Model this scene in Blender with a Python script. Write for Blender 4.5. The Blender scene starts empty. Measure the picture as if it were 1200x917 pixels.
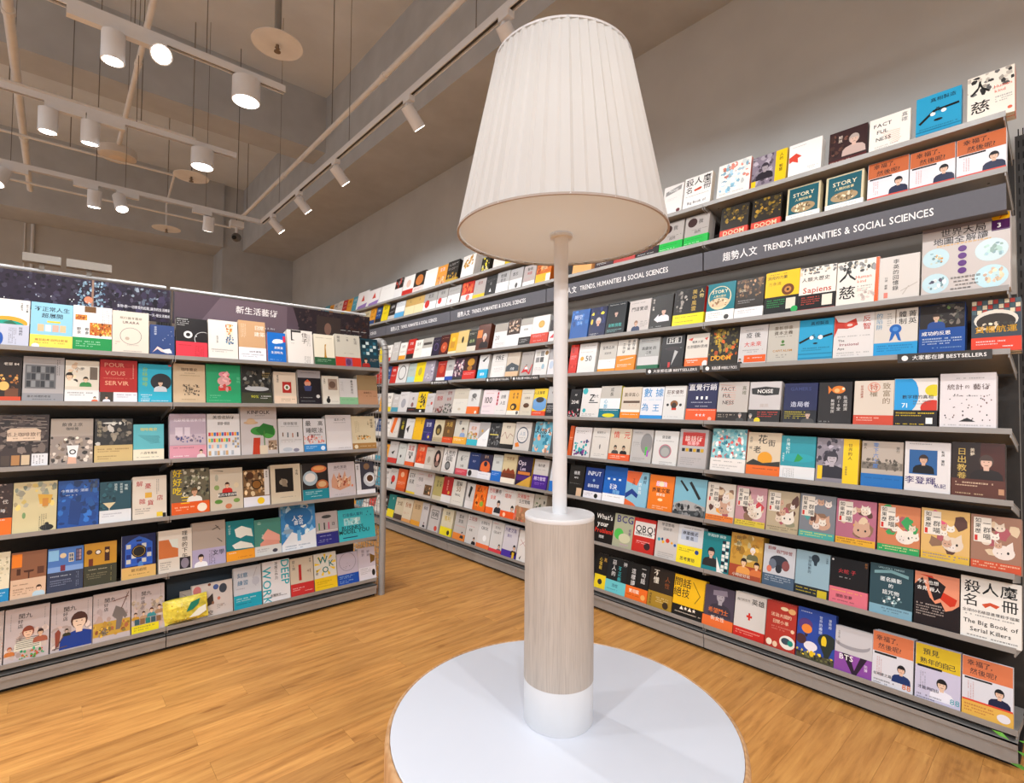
import bpy, math, random
from mathutils import Matrix, Vector
D = bpy.data; SC = bpy.context.scene
R = math.radians
# ------------------------------------------------------------------ camera, world, exposure
cam = D.objects.new('camera', D.cameras.new('camera')); SC.collection.objects.link(cam)
cam.data.sensor_width = 36; cam.data.lens = 36 * 596.735 / 1200; cam.data.clip_start = .02
cr = Vector((.74394638, -.66816986, .00963457)); cu = Vector((-.0273006, -.01598461, .99949946)); cf = Vector((.66768141, .74383703, .03013314))
cam.matrix_world = Matrix(((cr.x, cu.x, -cf.x, 0), (cr.y, cu.y, -cf.y, 0), (cr.z, cu.z, -cf.z, 1.30), (0, 0, 0, 1)))
SC.camera = cam
w = D.worlds.new('world'); SC.world = w; w.use_nodes = True
w.node_tree.nodes['Background'].inputs[0].default_value = (.9, .95, 1, 1)
w.node_tree.nodes['Background'].inputs[1].default_value = .7
SC.view_settings.view_transform = 'Standard'; SC.view_settings.look = 'None'
SC.view_settings.exposure = 0.05; SC.view_settings.gamma = 1; SC.view_settings.use_curve_mapping = False
SC.cycles.max_bounces = 7; SC.cycles.diffuse_bounces = 4; SC.cycles.glossy_bounces = 3
SC.cycles.sample_clamp_indirect = 4; SC.cycles.use_denoising = True; SC.cycles.caustics_reflective = False
SPOT_W = 17; DRUM_W = 19; BACK_W = 84; BULB_W = .55

XR = 2.626; YL = 3.221; XW = 3.1; CEIL = 4.9
LIPR = [2.430, 2.218, 1.772, 1.535, 1.238, .973, .707, .439, .145]
LIPL = [1.558, 1.307, 1.008, .706, .410, .129]
TH = R(12)

# ------------------------------------------------------------------ helpers
def lin(c): return tuple((v / 12.92 if v <= .04045 else ((v + .055) / 1.055) ** 2.4) for v in c)
PAL = dict(W='f4f2ee', K='161616', C='ece0c8', G='b9b6b2', Y='f2cb1c', R='c8281e', O='e8641e', B='1c4fa0')
def hexc(s):
    s = PAL.get(s, s)
    if len(s) == 3: s = ''.join(c * 2 for c in s)
    return lin([int(s[i:i + 2], 16) / 255 for i in (0, 2, 4)]) + (1.0,)
MATS = {}
def mat(name, col='808080', rough=.5, metal=0, var=.06, scale=8, bump=0, emit=0, spec=.5, stretch=None, obj_var=0):
    if name in MATS: return MATS[name]
    m = D.materials.new(name); m.use_nodes = True; nt = m.node_tree; b = nt.nodes['Principled BSDF']
    b.inputs['Roughness'].default_value = rough; b.inputs['Metallic'].default_value = metal
    b.inputs['Specular IOR Level'].default_value = spec
    c = hexc(col)
    tc = nt.nodes.new('ShaderNodeTexCoord'); n = nt.nodes.new('ShaderNodeTexNoise'); n.inputs['Scale'].default_value = scale; n.inputs['Detail'].default_value = 5
    src = tc.outputs['Object']
    if stretch:
        mp = nt.nodes.new('ShaderNodeMapping'); mp.inputs['Scale'].default_value = stretch; nt.links.new(src, mp.inputs[0]); src = mp.outputs[0]
    nt.links.new(src, n.inputs['Vector'])
    r = nt.nodes.new('ShaderNodeValToRGB'); e = r.color_ramp.elements
    e[0].position = .3; e[1].position = .7
    e[0].color = [v * (1 - var) for v in c[:3]] + [1]; e[1].color = [min(1, v * (1 + var)) for v in c[:3]] + [1]
    nt.links.new(n.outputs[0], r.inputs[0]); nt.links.new(r.outputs[0], b.inputs['Base Color'])
    if bump:
        bp = nt.nodes.new('ShaderNodeBump'); bp.inputs['Strength'].default_value = bump; bp.inputs['Distance'].default_value = .01
        nt.links.new(n.outputs[0], bp.inputs['Height']); nt.links.new(bp.outputs[0], b.inputs['Normal'])
    if emit:
        b.inputs['Emission Color'].default_value = c; b.inputs['Emission Strength'].default_value = emit
    MATS[name] = m; return m

def print_mat():
    m = D.materials.new('printed_cover'); m.use_nodes = True; nt = m.node_tree; b = nt.nodes['Principled BSDF']
    a = nt.nodes.new('ShaderNodeAttribute'); a.attribute_name = 'Col'
    nt.links.new(a.outputs['Color'], b.inputs['Base Color']); b.inputs['Roughness'].default_value = .34; b.inputs['Specular IOR Level'].default_value = .3
    return m
PRINT = print_mat()
paper = mat('paper_edges', 'dcd6ca', .8, var=.1, scale=300, stretch=(1, 1, .02))
steel = mat('grey_powder_steel', '9c9a98', .42, .15, .04, 20)
steel_d = mat('dark_powder_steel', '3c3a39', .5, .1, .08, 20)
backm = mat('charcoal_back_panel', '33302e', .6, 0, .1, 30, .1)
backg = mat('grey_back_panel', 'b4afa9', .6, 0, .05, 6)
signm = mat('slate_sign', '5a5a62', .55, 0, .03, 60)
white_p = mat('white_powder_paint', 'd8d9dc', .4, 0, .02, 10)
white_l = mat('white_laminate', 'd2d7e2', .32, 0, .012, 5)
wall_m = mat('painted_concrete', 'bebdba', .9, 0, .05, 3, .15)
beam_m = mat('shaded_concrete_beam', 'b8bbbe', .9, 0, .07, 4, .2)  # ceiling concrete in a darker tone, the beams' shade put into the colour
ceil_m = mat('ceiling_concrete', 'd6dce2', .9, 0, .06, 2.5, .15)
blackm = mat('black_gap', '0c0b0b', .8)
pipe_m = mat('pipe_paint', 'dcdcdc', .5, 0, .05, 10)
text_w = mat('white_lettering', 'f4f4f4', .6, var=.01)
lens_m = mat('lit_lens', 'fff6ea', .5, emit=14, var=0)

class MB:                                     # mesh builder: verts, faces, per-face colour
    def __init__(s): s.v = []; s.f = []; s.c = []
    def poly(s, pts, col=None):
        k = len(s.v); s.v += [tuple(p) for p in pts]; s.f.append(tuple(range(k, k + len(pts)))); s.c.append(col)
    def raw(s, vs, fs, col=None):
        k = len(s.v); s.v += vs
        for f in fs: s.f.append(tuple(i + k for i in f)); s.c.append(col)
    def box(s, x0, x1, y0, y1, z0, z1, col=None, M=None):
        vs = [(x, y, z) for x in (x0, x1) for y in (y0, y1) for z in (z0, z1)]
        if M is not None: vs = [tuple(M @ Vector(v)) for v in vs]
        s.raw(vs, [(0, 1, 3, 2), (4, 6, 7, 5), (0, 4, 5, 1), (2, 3, 7, 6), (0, 2, 6, 4), (1, 5, 7, 3)], col)
    def cyl(s, p, q, r, n=14, r2=None, cap=True, col=None):
        p = Vector(p); q = Vector(q); d = (q - p).normalized(); a = d.orthogonal().normalized(); b = d.cross(a); r2 = r if r2 is None else r2
        vs = []
        for i in range(n):
            t = 2 * math.pi * i / n; o = a * math.cos(t) + b * math.sin(t); vs += [tuple(p + o * r), tuple(q + o * r2)]
        fs = [(2 * i, 2 * ((i + 1) % n), 2 * ((i + 1) % n) + 1, 2 * i + 1) for i in range(n)]
        if cap: fs += [tuple(2 * i for i in range(n))[::-1], tuple(2 * i + 1 for i in range(n))]
        s.raw(vs, fs, col)
    def build(s, name, m, parent=None, smooth=False, loc=None):
        me = D.meshes.new(name); me.from_pydata(s.v, [], s.f); me.materials.append(m)
        if any(c is not None for c in s.c):
            at = me.color_attributes.new('Col', 'FLOAT_COLOR', 'CORNER'); buf = []
            for f, c in zip(s.f, s.c): buf += list(c or (1, 1, 1, 1)) * len(f)
            at.data.foreach_set('color', buf)
        if smooth:
            me.polygons.foreach_set('use_smooth', [True] * len(me.polygons)); me.set_sharp_from_angle(angle=R(40))
        o = D.objects.new(name, me); SC.collection.objects.link(o)
        if parent: o.parent = parent
        if loc: o.location = loc
        return o
def thing(name, label, cat, loc=(0, 0, 0), group=None, rot=None):
    o = D.objects.new(name, None); o.empty_display_size = .1; SC.collection.objects.link(o); o.location = loc
    if rot: o.rotation_euler = rot
    tag(o, label, cat, group); return o
def tag(o, label=None, cat=None, group=None, kind=None):
    if label: o['label'] = label
    if cat: o['category'] = cat
    if group: o['group'] = group
    if kind: o['kind'] = kind
    return o

# text -> triangles
_tc = D.curves.new('txt', 'FONT'); _tc.resolution_u = 2; _to = D.objects.new('txt', _tc); SC.collection.objects.link(_to)
_cache = {}
def glyphs(ch):
    if ch not in _cache:
        base = None
        for off in ([0, .012] if ord(ch) < 0x2000 else [0, .008, .004]):
            _tc.body = ch; _tc.offset = off; bpy.context.view_layer.update(); ev = _to.evaluated_get(bpy.context.evaluated_depsgraph_get()); m = ev.to_mesh()
            vs = [(v.co.x, v.co.y) for v in m.vertices]; fs = [tuple(p.vertices) for p in m.polygons]; ar = sum(p.area for p in m.polygons)
            if off == 0:
                cnt = {}
                for f in fs:
                    for a, b in zip(f, f[1:] + f[:1]): e = (min(a, b), max(a, b)); cnt[e] = cnt.get(e, 0) + 1
                per = sum(math.dist(vs[a], vs[b]) for (a, b), c in cnt.items() if c == 1); base = (vs, fs, ar)
            elif ar >= .975 * (base[2] + per * off): base = (vs, fs, ar); ev.to_mesh_clear(); break   # keep the bold outline only where it filled cleanly
            ev.to_mesh_clear()
        vs, fs, _ = base
        _cache[ch] = (vs, fs, min(v[0] for v in vs) if vs else 0, max(v[0] for v in vs) if vs else .3)
    return _cache[ch]
def text_layout(s):                            # unit height, starting at x=0; returns verts, faces, width
    V = []; F = []; x = 0
    for ch in s:
        if ch in ' _': x += .3; continue
        vs, fs, a, b = glyphs(ch); k = len(V); wide = ord(ch) > 0x2000
        sc = 1.0
        V += [((p[0] - a) * sc + x, p[1] * sc) for p in vs]; F += [tuple(i + k for i in f) for f in fs]; x += (b - a) * sc + .09
    return V, F, max(x - .09, .1)

# ------------------------------------------------------------------ cover artwork (flat print on a book)
class Art:
    def __init__(s, mb, w, h, seed): s.mb = mb; s.w = w; s.h = h; s.y = -.00006; s.rg = random.Random(seed); s.vmax = h
    def up(s): s.y -= .00005
    def P(s, u, v): return (min(max(u, .006), .994) * s.w - s.w / 2, s.y, min(max(v, .004), .996) * s.h)
    def poly(s, pts, col): s.mb.poly([s.P(*p) for p in pts], col)
    def text(s, u, v, sz, col, t, horiz=True, rot=False):
        V, F, wd = text_layout(t); k = sz * s.w
        if rot: lim = s.h * .95
        else: lim = 2 * min(u, 1 - u) * s.w * .98
        sx = k if wd * k <= lim else lim / wd
        kz = k
        if horiz and not rot: vs = [((p[0] - wd / 2) * sx + (u - .5) * s.w, s.y, (p[1] - .36) * kz * 1.0 + v * s.h) for p in V]
        else: vs = [((p[1] - .36) * k + (u - .5) * s.w, s.y, -(p[0] - wd / 2) * sx + v * s.h) for p in V]
        hw = s.w / 2 * .99; vs = [(min(max(a, -hw), hw), b, min(max(c, .001), s.h * .998)) for a, b, c in vs]
        s.mb.raw(vs, F, col); s.up()
    def blob(s, u, v, r, col, n=7, asp=None):
        a0 = s.rg.random() * 6; asp = asp or s.rg.uniform(.6, 1.7); ar = s.w / s.h
        s.poly([(u + math.cos(a0 + 6.283 * i / n) * r * s.rg.uniform(.6, 1.2), v + math.sin(a0 + 6.283 * i / n) * r * ar * asp * s.rg.uniform(.6, 1.2)) for i in range(n)], col)
    def ell(s, u, v, rx, ry, col, n=20):
        s.poly([(u + math.cos(6.2832 * i / n) * rx, v + math.sin(6.2832 * i / n) * ry) for i in range(n)], col); s.up()
    def line(s, u0, v0, u1, v1, wd, col):
        ar = s.h / s.w; dx = u1 - u0; dy = (v1 - v0) * ar; L = math.hypot(dx, dy) or 1; nx = -dy / L * wd; ny = dx / L * wd / ar
        s.poly([(u0 + nx, v0 + ny), (u1 + nx, v1 + ny), (u1 - nx, v1 - ny), (u0 - nx, v0 - ny)], col)
    def bust(s, u, v, z, skin, hair, shirt):
        ar = s.w / s.h; z *= 1.0
        s.poly([(u - .5 * z, v), (u + .5 * z, v), (u + .47 * z, v + .3 * z * ar), (u + .36 * z, v + .44 * z * ar), (u + .12 * z, v + .52 * z * ar), (u - .12 * z, v + .52 * z * ar), (u - .36 * z, v + .44 * z * ar), (u - .47 * z, v + .3 * z * ar)], hexc(shirt)); s.up()
        s.poly([(u - .08 * z, v + .46 * z * ar), (u + .08 * z, v + .46 * z * ar), (u + .09 * z, v + .66 * z * ar), (u - .09 * z, v + .66 * z * ar)], hexc(skin)); s.up()
        s.ell(u, v + .84 * z * ar, .22 * z, .27 * z * ar, hexc(hair), 14); s.ell(u, v + .79 * z * ar, .17 * z, .23 * z * ar, hexc(skin), 14)
        d = hexc('3a2a24')
        for q in (-1, 1): s.ell(u + q * .07 * z, v + .81 * z * ar, .025 * z, .014 * z * ar, d, 6)
        s.line(u - .06 * z, v + .67 * z * ar, u + .06 * z, v + .67 * z * ar, .008 * z, d)
        s.poly([(u - .17 * z, v + .87 * z * ar), (u + .17 * z, v + .87 * z * ar), (u + .14 * z, v + 1.04 * z * ar), (u - .14 * z, v + 1.04 * z * ar)], hexc(hair)); s.up()
    def glyphline(s, u, v, w, col, th=.02, horiz=True):
        x = 0
        while x < w:
            a = s.rg.uniform(.015, .045)
            if s.rg.random() < .88:
                for j in range(2):
                    if horiz: s.poly([(u + x, v + j * th * .62), (u + x + a, v + j * th * .62), (u + x + a, v + th * (.34 + j * .6)), (u + x, v + th * (.34 + j * .6))], col)
                    else: s.poly([(u + j * th * .62, v - x), (u + j * th * .62, v - x - a), (u + th * (.34 + j * .6), v - x - a), (u + th * (.34 + j * .6), v - x)], col)
            x += a + .012
    def draw(s, el):
        a = el.split(' '); k = a[0]; rg = s.rg
        F = lambda i: float(a[i])
        if k == 't': s.text(F(1), F(2), F(3) * 1.0, hexc(a[4]), a[5])
        elif k == 'q': s.text(F(1), F(2), F(3), hexc(a[4]), a[5], rot=True)
        elif k == 'w':
            sz = F(3); v = F(2) - sz * s.w / s.h * .5; step = sz * 1.03 * s.w / s.h
            n = len(a[5]); step = min(step, (F(2) - .03) / max(n, 1))
            for ch in a[5]:
                if ch != '_': s.text(F(1), v, sz * .95, hexc(a[4]), ch)
                v -= step
        elif k == 'g':
            c = hexc(a[5]); n = int(a[4]); v = F(2)
            for i in range(n):
                if v < .01: break
                s.glyphline(F(1), v, F(3) * (1 if i < n - 1 or n == 1 else .7), c, .018 if i or n == 1 else .024); v -= .048
            s.up()
        elif k == 'h':
            c = hexc(a[5])
            for i in range(int(a[4])): s.glyphline(F(1) + i * .05, F(2), min(F(2) - .05, .32), c, .018, False)
            s.up()
        elif k == 'c': s.ell(F(1), F(2), F(3), F(3) * s.w / s.h, hexc(a[4]), 24)
        elif k == 'ring':
            n = 28; u, v, r = F(1), F(2), F(3); c = hexc(a[4]); ar = s.w / s.h
            for i in range(n):
                p = [6.2832 * j / n for j in (i, i + 1)]
                s.poly([(u + math.cos(p[0]) * r, v + math.sin(p[0]) * r * ar), (u + math.cos(p[1]) * r, v + math.sin(p[1]) * r * ar), (u + math.cos(p[1]) * r * .95, v + math.sin(p[1]) * r * ar * .95), (u + math.cos(p[0]) * r * .95, v + math.sin(p[0]) * r * ar * .95)], c)
            s.up()
        elif k == 'o': s.ell(F(1), F(2), F(3), F(4), hexc(a[5]))
        elif k == 'r': s.poly([(F(1), F(2)), (F(3), F(2)), (F(3), F(4)), (F(1), F(4))], hexc(a[5])); s.up()
        elif k == 'p':
            q = [float(x) for x in a[2:]]; s.poly(list(zip(q[::2], q[1::2])), hexc(a[1])); s.up()
        elif k == 'l': s.line(F(1), F(2), F(3), F(4), .012, hexc(a[5])); s.up()
        elif k == 'a':
            u0, v0, u1, v1 = F(1), F(2), F(3), F(4); c = hexc('K'); s.line(u0, v0, u1, v1, .035, c); sg = 1 if u1 > u0 else -1
            for j in range(4): s.line(u1 - sg * .02, v1 + .0 * j, u1 + sg * (.1 + .02 * j), v1 + .06 - .035 * j, .009, c)
            s.up()
        elif k in ('z', 'z2', 'z3'):
            u0, v0, u1, v1 = F(1), F(2), F(3), F(4)
            if k == 'z2':
                c = hexc(a[5])
                for i in range(9):
                    t = i / 9; s.line(u0 + (u1 - u0) * t * .6, v1 - (v1 - v0) * t, u1 - (u1 - u0) * .1 * rg.random(), v1 - (v1 - v0) * (t * .8 + .1), .006, c)
                s.up(); return
            n = int(a[5]) * (1 if k == 'z3' else 3); cols = [hexc(x) for x in a[6:]]; rs = math.sqrt(max((u1 - u0) * (v1 - v0), .001) / n)
            for i in range(n):
                u, v = rg.uniform(u0, u1), rg.uniform(v0, v1)
                big = s.w / s.h > 3
                if k == 'z3': s.blob(u, v, .0022 if big else .016, rg.choice(cols), 5)
                else:
                    r = rs * rg.uniform(.45, .95); r = min(r, max(.03, u - u0 + .03), max(.03, u1 - u + .03)); r = r * .22 if big else r * .85; q = rg.choice(cols); j = rg.uniform(.65, 1.3); s.blob(u, v, r, (min(q[0] * j, 1), min(q[1] * j, 1), min(q[2] * j, 1), 1), 6); s.y -= .000004
            s.up()
        elif k == 'k':
            u0, v0, u1, v1 = F(1), F(2), F(3), F(4); nx, ny = int(a[5]), int(a[6]); cols = [hexc(x) for x in a[7:]]
            for i in range(nx):
                for j in range(ny):
                    du = (u1 - u0) / nx; dv = (v1 - v0) / ny
                    s.poly([(u0 + du * (i + .08), v0 + dv * (j + .08)), (u0 + du * (i + .92), v0 + dv * (j + .08)), (u0 + du * (i + .92), v0 + dv * (j + .92)), (u0 + du * (i + .08), v0 + dv * (j + .92))], cols[(i + j * 2) % len(cols)])
            s.up()
        elif k == 'f': s.bust(F(1), F(2), F(3), a[4], a[5], a[6])
        elif k == 'ray':
            c = hexc(a[1])
            for i in range(9):
                t = i * 6.283 / 9 + .2; s.poly([(.5 + .2 * math.cos(t), .68 + .14 * math.sin(t)), (.5 + .48 * math.cos(t - .12), .68 + .3 * math.sin(t - .12)), (.5 + .48 * math.cos(t + .12), .68 + .3 * math.sin(t + .12))], c)
            s.up()
        elif k == 'j':                        # comic series: round-faced animals round a title box
            i = int(a[1]); acc = ['e8a040', 'c84048', '8a8a70', '4a9a98', 'e0a830', '3c9c58', 'd85878', 'c84830'][i]
            for q in range(9):
                s.blob(rg.uniform(.15, .9), rg.uniform(.2, .92), rg.uniform(.08, .16), hexc(rg.choice([acc, '5a3c34', '8a6a54', 'd8c0a0', 'a85860'])), 9); s.y -= .00001
            s.up()
            for q in range(7):
                u, v, r = rg.uniform(.3, .88), rg.uniform(.28, .85), rg.uniform(.07, .12)
                if q == 0: u, v, r = .66, .36, .22
                c = hexc(rg.choice(['e8e0d4', 'dccbb8', 'c8a088', 'e4d8d0'])); s.ell(u, v, r, r * .66 * s.w / s.h * 1.3, c, 16)
                for g in (-1, 1):
                    s.poly([(u + g * r * .9, v), (u + g * r * .8, v + r * .95), (u + g * r * .25, v + r * .6)], c); s.ell(u + g * r * .4, v, r * .12, r * .12, hexc('222'), 6)
                s.up()
            s.poly([(.06, .5), (.42, .5), (.42, .95), (.06, .95)], hexc('e4dcd0')); s.up()
            s.draw('w .15 .94 .14 222 如果歷'); s.draw('w .33 .9 .17 222 一群喵'); s.draw('r .08 .52 .14 .62 c83028')
            s.poly([(.0, .02), (1, .02), (1, .17), (.0, .17)], hexc(['e88030', 'd8c040', 'b8a888', '4aa8a0', 'e0a830', '2c9c58', 'd8b040', 'c85030'][i])); s.up()
            s.draw('g .05 .12 .9 2 ' + ['623', '522', '443', 'e8e040', '422', 'e8e0a0', '3a58a0', 'e8d0b0'][i])
        elif k == 'j2':                       # illustrated novels
            i = int(a[1]); s.draw('z .0 .1 1 .6 8 ccb8b0 c0a8a0 b8a8a8 d0c0b8')
            s.draw('t .45 .84 .16 222 閒九'); s.draw('w .34 .78 .13 222 好店'); s.draw('h .12 .9 .2 1 888'); s.draw('h .88 .95 .2 1 888')
            if i == 0:
                s.draw('f .52 .2 .62 ecc4a8 8c4430 dcd8c8')
                for q in range(6): s.draw('r .26 %.3f .78 %.3f 4a5450' % (.24 + q * .035, .25 + q * .035))
                s.draw('f .8 .3 .34 e0b898 3a2420 a86048'); s.draw('z .35 .04 .9 .2 12 6a9a3c c84830 3c8c50 d8763c 3ca070'); s.draw('f .12 .14 .24 d8a888 a85c40 c8783c')
            elif i == 1:
                s.draw('f .68 .04 .95 ecd0b8 4a2c24 1c3c90'); s.draw('f .38 .3 .2 c8b0a0 222 332'); s.draw('p 8c4434 .12 .1 .2 .12 .24 .4 .18 .46 .1 .4'); s.draw('l .05 .08 .4 .1 5a4a48'); s.draw('l .1 .06 .3 .3 5a4a48')
            elif i == 2:
                s.draw('r 0 .12 1 .4 c8a040'); s.draw('z .0 .1 1 .36 12 d8b048 b08838 a86440 9c8c48'); s.draw('p 78706c .5 .5 .6 .7 .8 .62 .92 .45 .85 .4 .8 .45 .72 .2 .6 .2 .62 .42'); s.draw('l .75 .62 .95 .95 6a4a40'); s.draw('l .5 .8 .95 .86 7a4c3c'); s.draw('z .15 .14 .4 .28 7 6a5a54 8c7c70')
            elif i == 3:
                s.draw('z .0 .45 1 .7 8 c8b498 b8a898'); s.draw('f .12 .3 .24 e0b898 4a3020 c89838'); s.draw('f .36 .3 .24 e8c8a8 3a2420 b89878'); s.draw('f .6 .32 .28 ecc8a8 5a3020 3c9098'); s.draw('f .84 .36 .28 e8c8b0 4a2c20 a88868')
                s.draw('k .08 .18 .9 .32 5 1 3a5c68 8c6848 2c8078'); s.draw('r 0 0 .82 .18 e8d820'); s.draw('g .08 .12 .6 2 554')
            else: s.draw('z .2 .1 .95 .6 8 c86848 d8b8a0 4a3a34 e8c8a8')

def make_book(i, w, h, th, bg, els, loc, rz, label, group):
    root = thing('book', label, 'book', loc, group, (-TH, 0, rz))
    spine = None
    for e in els:
        if e.startswith('s '): spine = hexc(e[2:])
    bgc = hexc(bg); spine = spine or bgc
    mb = MB(); x = w / 2; t = .0006
    mb.box(-x, x, 0, t, 0, h, bgc); mb.box(-x, x, th - t, th, 0, h, spine); mb.box(x - t, x, t, th - t, 0, h, spine)
    art = Art(mb, w, h, i); cur = art; band = None
    for e in els:
        if not e or e.startswith('s '): continue
        if e.startswith('b '):
            _, fr, c = e.split(' '); fr = float(fr); c = hexc(c); bm = MB(); y0 = art.y - .0001
            bm.box(-x - .0004, x + .0004, y0, y0 + .00005, .0005, h * fr, c); bm.box(x + .0001, x + .0005, y0, th * .8, .0005, h * fr, c)
            band = bm; cur = Art(bm, w, h, i + 999); cur.y = y0 - .00005; continue
        cur.draw(e)
    mb.build('cover', PRINT, root)
    pb = MB(); pb.box(-x + .0015, x - t - .0002, t + .0001, th - t - .0001, .0015, h - .002); pb.build('page_block', paper, root)
    if band: band.build('belly_band', PRINT, root)
    return root

# ------------------------------------------------------------------ the setting
def struct(name, mb, m, **k): return tag(mb.build(name, m, **k), kind='structure')
b = MB(); b.box(-5, XW + .2, -4, 10.2, -.12, -.012); floor = struct('floor', b, mat('subfloor', '5a4028', .9))
b = MB(); b.box(-5, XW + .2, -4, 10.2, CEIL, CEIL + .2); struct('ceiling', b, ceil_m)
b = MB(); b.box(XW, XW + .2, -4, 10.2, 0, CEIL); struct('wall_right', b, wall_m)
b = MB(); b.box(-5, XW, 10, 10.2, 0, CEIL); struct('wall_back', b, wall_m)
b = MB(); b.box(-5, XW, -4.2, -4, 0, CEIL); struct('wall_front', b, wall_m)
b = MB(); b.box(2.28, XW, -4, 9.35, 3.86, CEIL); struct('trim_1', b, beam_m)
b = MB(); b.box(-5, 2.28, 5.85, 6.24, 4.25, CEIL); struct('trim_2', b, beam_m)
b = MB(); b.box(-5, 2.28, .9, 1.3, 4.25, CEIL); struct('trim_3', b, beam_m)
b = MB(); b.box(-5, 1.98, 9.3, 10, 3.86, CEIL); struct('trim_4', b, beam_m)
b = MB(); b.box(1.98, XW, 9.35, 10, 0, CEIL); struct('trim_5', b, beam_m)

# floor planks: board geometry with real joints, tone per board
def plank_mat():
    m = D.materials.new('oiled_oak_plank'); m.use_nodes = True; nt = m.node_tree; N = nt.nodes.new; L = nt.links.new; b = nt.nodes['Principled BSDF']
    b.inputs['Roughness'].default_value = .42; b.inputs['Specular IOR Level'].default_value = .35
    tc = N('ShaderNodeTexCoord'); a = N('ShaderNodeAttribute'); a.attribute_name = 'Col'
    ad = N('ShaderNodeVectorMath'); ad.operation = 'MULTIPLY_ADD'; L(a.outputs['Color'], ad.inputs[0]); ad.inputs[1].default_value = (17, 31, 5); L(tc.outputs['Object'], ad.inputs[2])
    mp = N('ShaderNodeMapping'); mp.inputs['Scale'].default_value = (1.3, 13, 1); L(ad.outputs[0], mp.inputs[0])
    n = N('ShaderNodeTexNoise'); n.inputs['Scale'].default_value = 2.2; n.inputs['Detail'].default_value = 12; n.inputs['Roughness'].default_value = .62; n.inputs['Distortion'].default_value = .25; L(mp.outputs[0], n.inputs[0])
    r = N('ShaderNodeValToRGB'); e = r.color_ramp.elements; e[0].position = .25; e[0].color = hexc('9a6630'); e[1].position = .72; e[1].color = hexc('dca45c')
    e2 = e.new(.5); e2.color = hexc('c88e4c')
    L(n.outputs[0], r.inputs[0])
    mp2 = N('ShaderNodeMapping'); mp2.inputs['Scale'].default_value = (4, 22, 1); L(ad.outputs[0], mp2.inputs[0])
    k = N('ShaderNodeTexNoise'); k.inputs['Scale'].default_value = 1.3; k.inputs['Detail'].default_value = 2; L(mp2.outputs[0], k.inputs[0])
    kr = N('ShaderNodeValToRGB'); ke = kr.color_ramp.elements; ke[0].position = .2; ke[0].color = (.45, .33, .22, 1); ke[1].position = .36; ke[1].color = (1, 1, 1, 1); L(k.outputs[0], kr.inputs[0])
    mx = N('ShaderNodeMixRGB'); mx.blend_type = 'MULTIPLY'; mx.inputs[0].default_value = .8; L(r.outputs[0], mx.inputs[1]); L(kr.outputs[0], mx.inputs[2])
    mm = N('ShaderNodeMapRange'); L(a.outputs['Fac'], mm.inputs[0]); mm.inputs['To Min'].default_value = .88; mm.inputs['To Max'].default_value = 1.08
    hs = N('ShaderNodeHueSaturation'); L(mm.outputs[0], hs.inputs['Value']); L(mx.outputs[0], hs.inputs['Color']); L(hs.outputs[0], b.inputs['Base Color'])
    bp = N('ShaderNodeBump'); bp.inputs['Strength'].default_value = .08; bp.inputs['Distance'].default_value = .003; L(n.outputs[0], bp.inputs['Height']); L(bp.outputs[0], b.inputs['Normal'])
    return m
PLM = plank_mat(); rg = random.Random(4); far = MB(); npl = 0; y = -3.99; row = 0
while y < 9.95:
    x = -5 + rg.uniform(-.9, 0); RW = .125
    while x < XW:
        L_ = rg.choice([.45, .9, .9, 1.2]); x1 = x + L_; c = rg.random(); col = (c, rg.random(), rg.random(), 1); col = (c, c, c, 1)
        a0, a1 = max(x, -5), min(x1, XW)
        if a1 > a0 + .01:
            near = .1 < y < 4.6 and a1 > -1.3 + max(0, 0) and a0 < 2.7 and not (y > 3.4 and a1 < 1.6)
            if near and npl < 295:
                m = MB(); m.box(a0 + .0003, a1 - .0003, y + .0003, y + RW - .0003, -.012, rg.uniform(-.0004, 0), col); m.build('plank', PLM, floor); npl += 1
            else: far.box(a0 + .0003, a1 - .0003, y + .0003, y + RW - .0003, -.012, 0, col)
        x = x1
    y += RW; row += 1
tag(far.build('planks', PLM, floor), kind='stuff')

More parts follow.
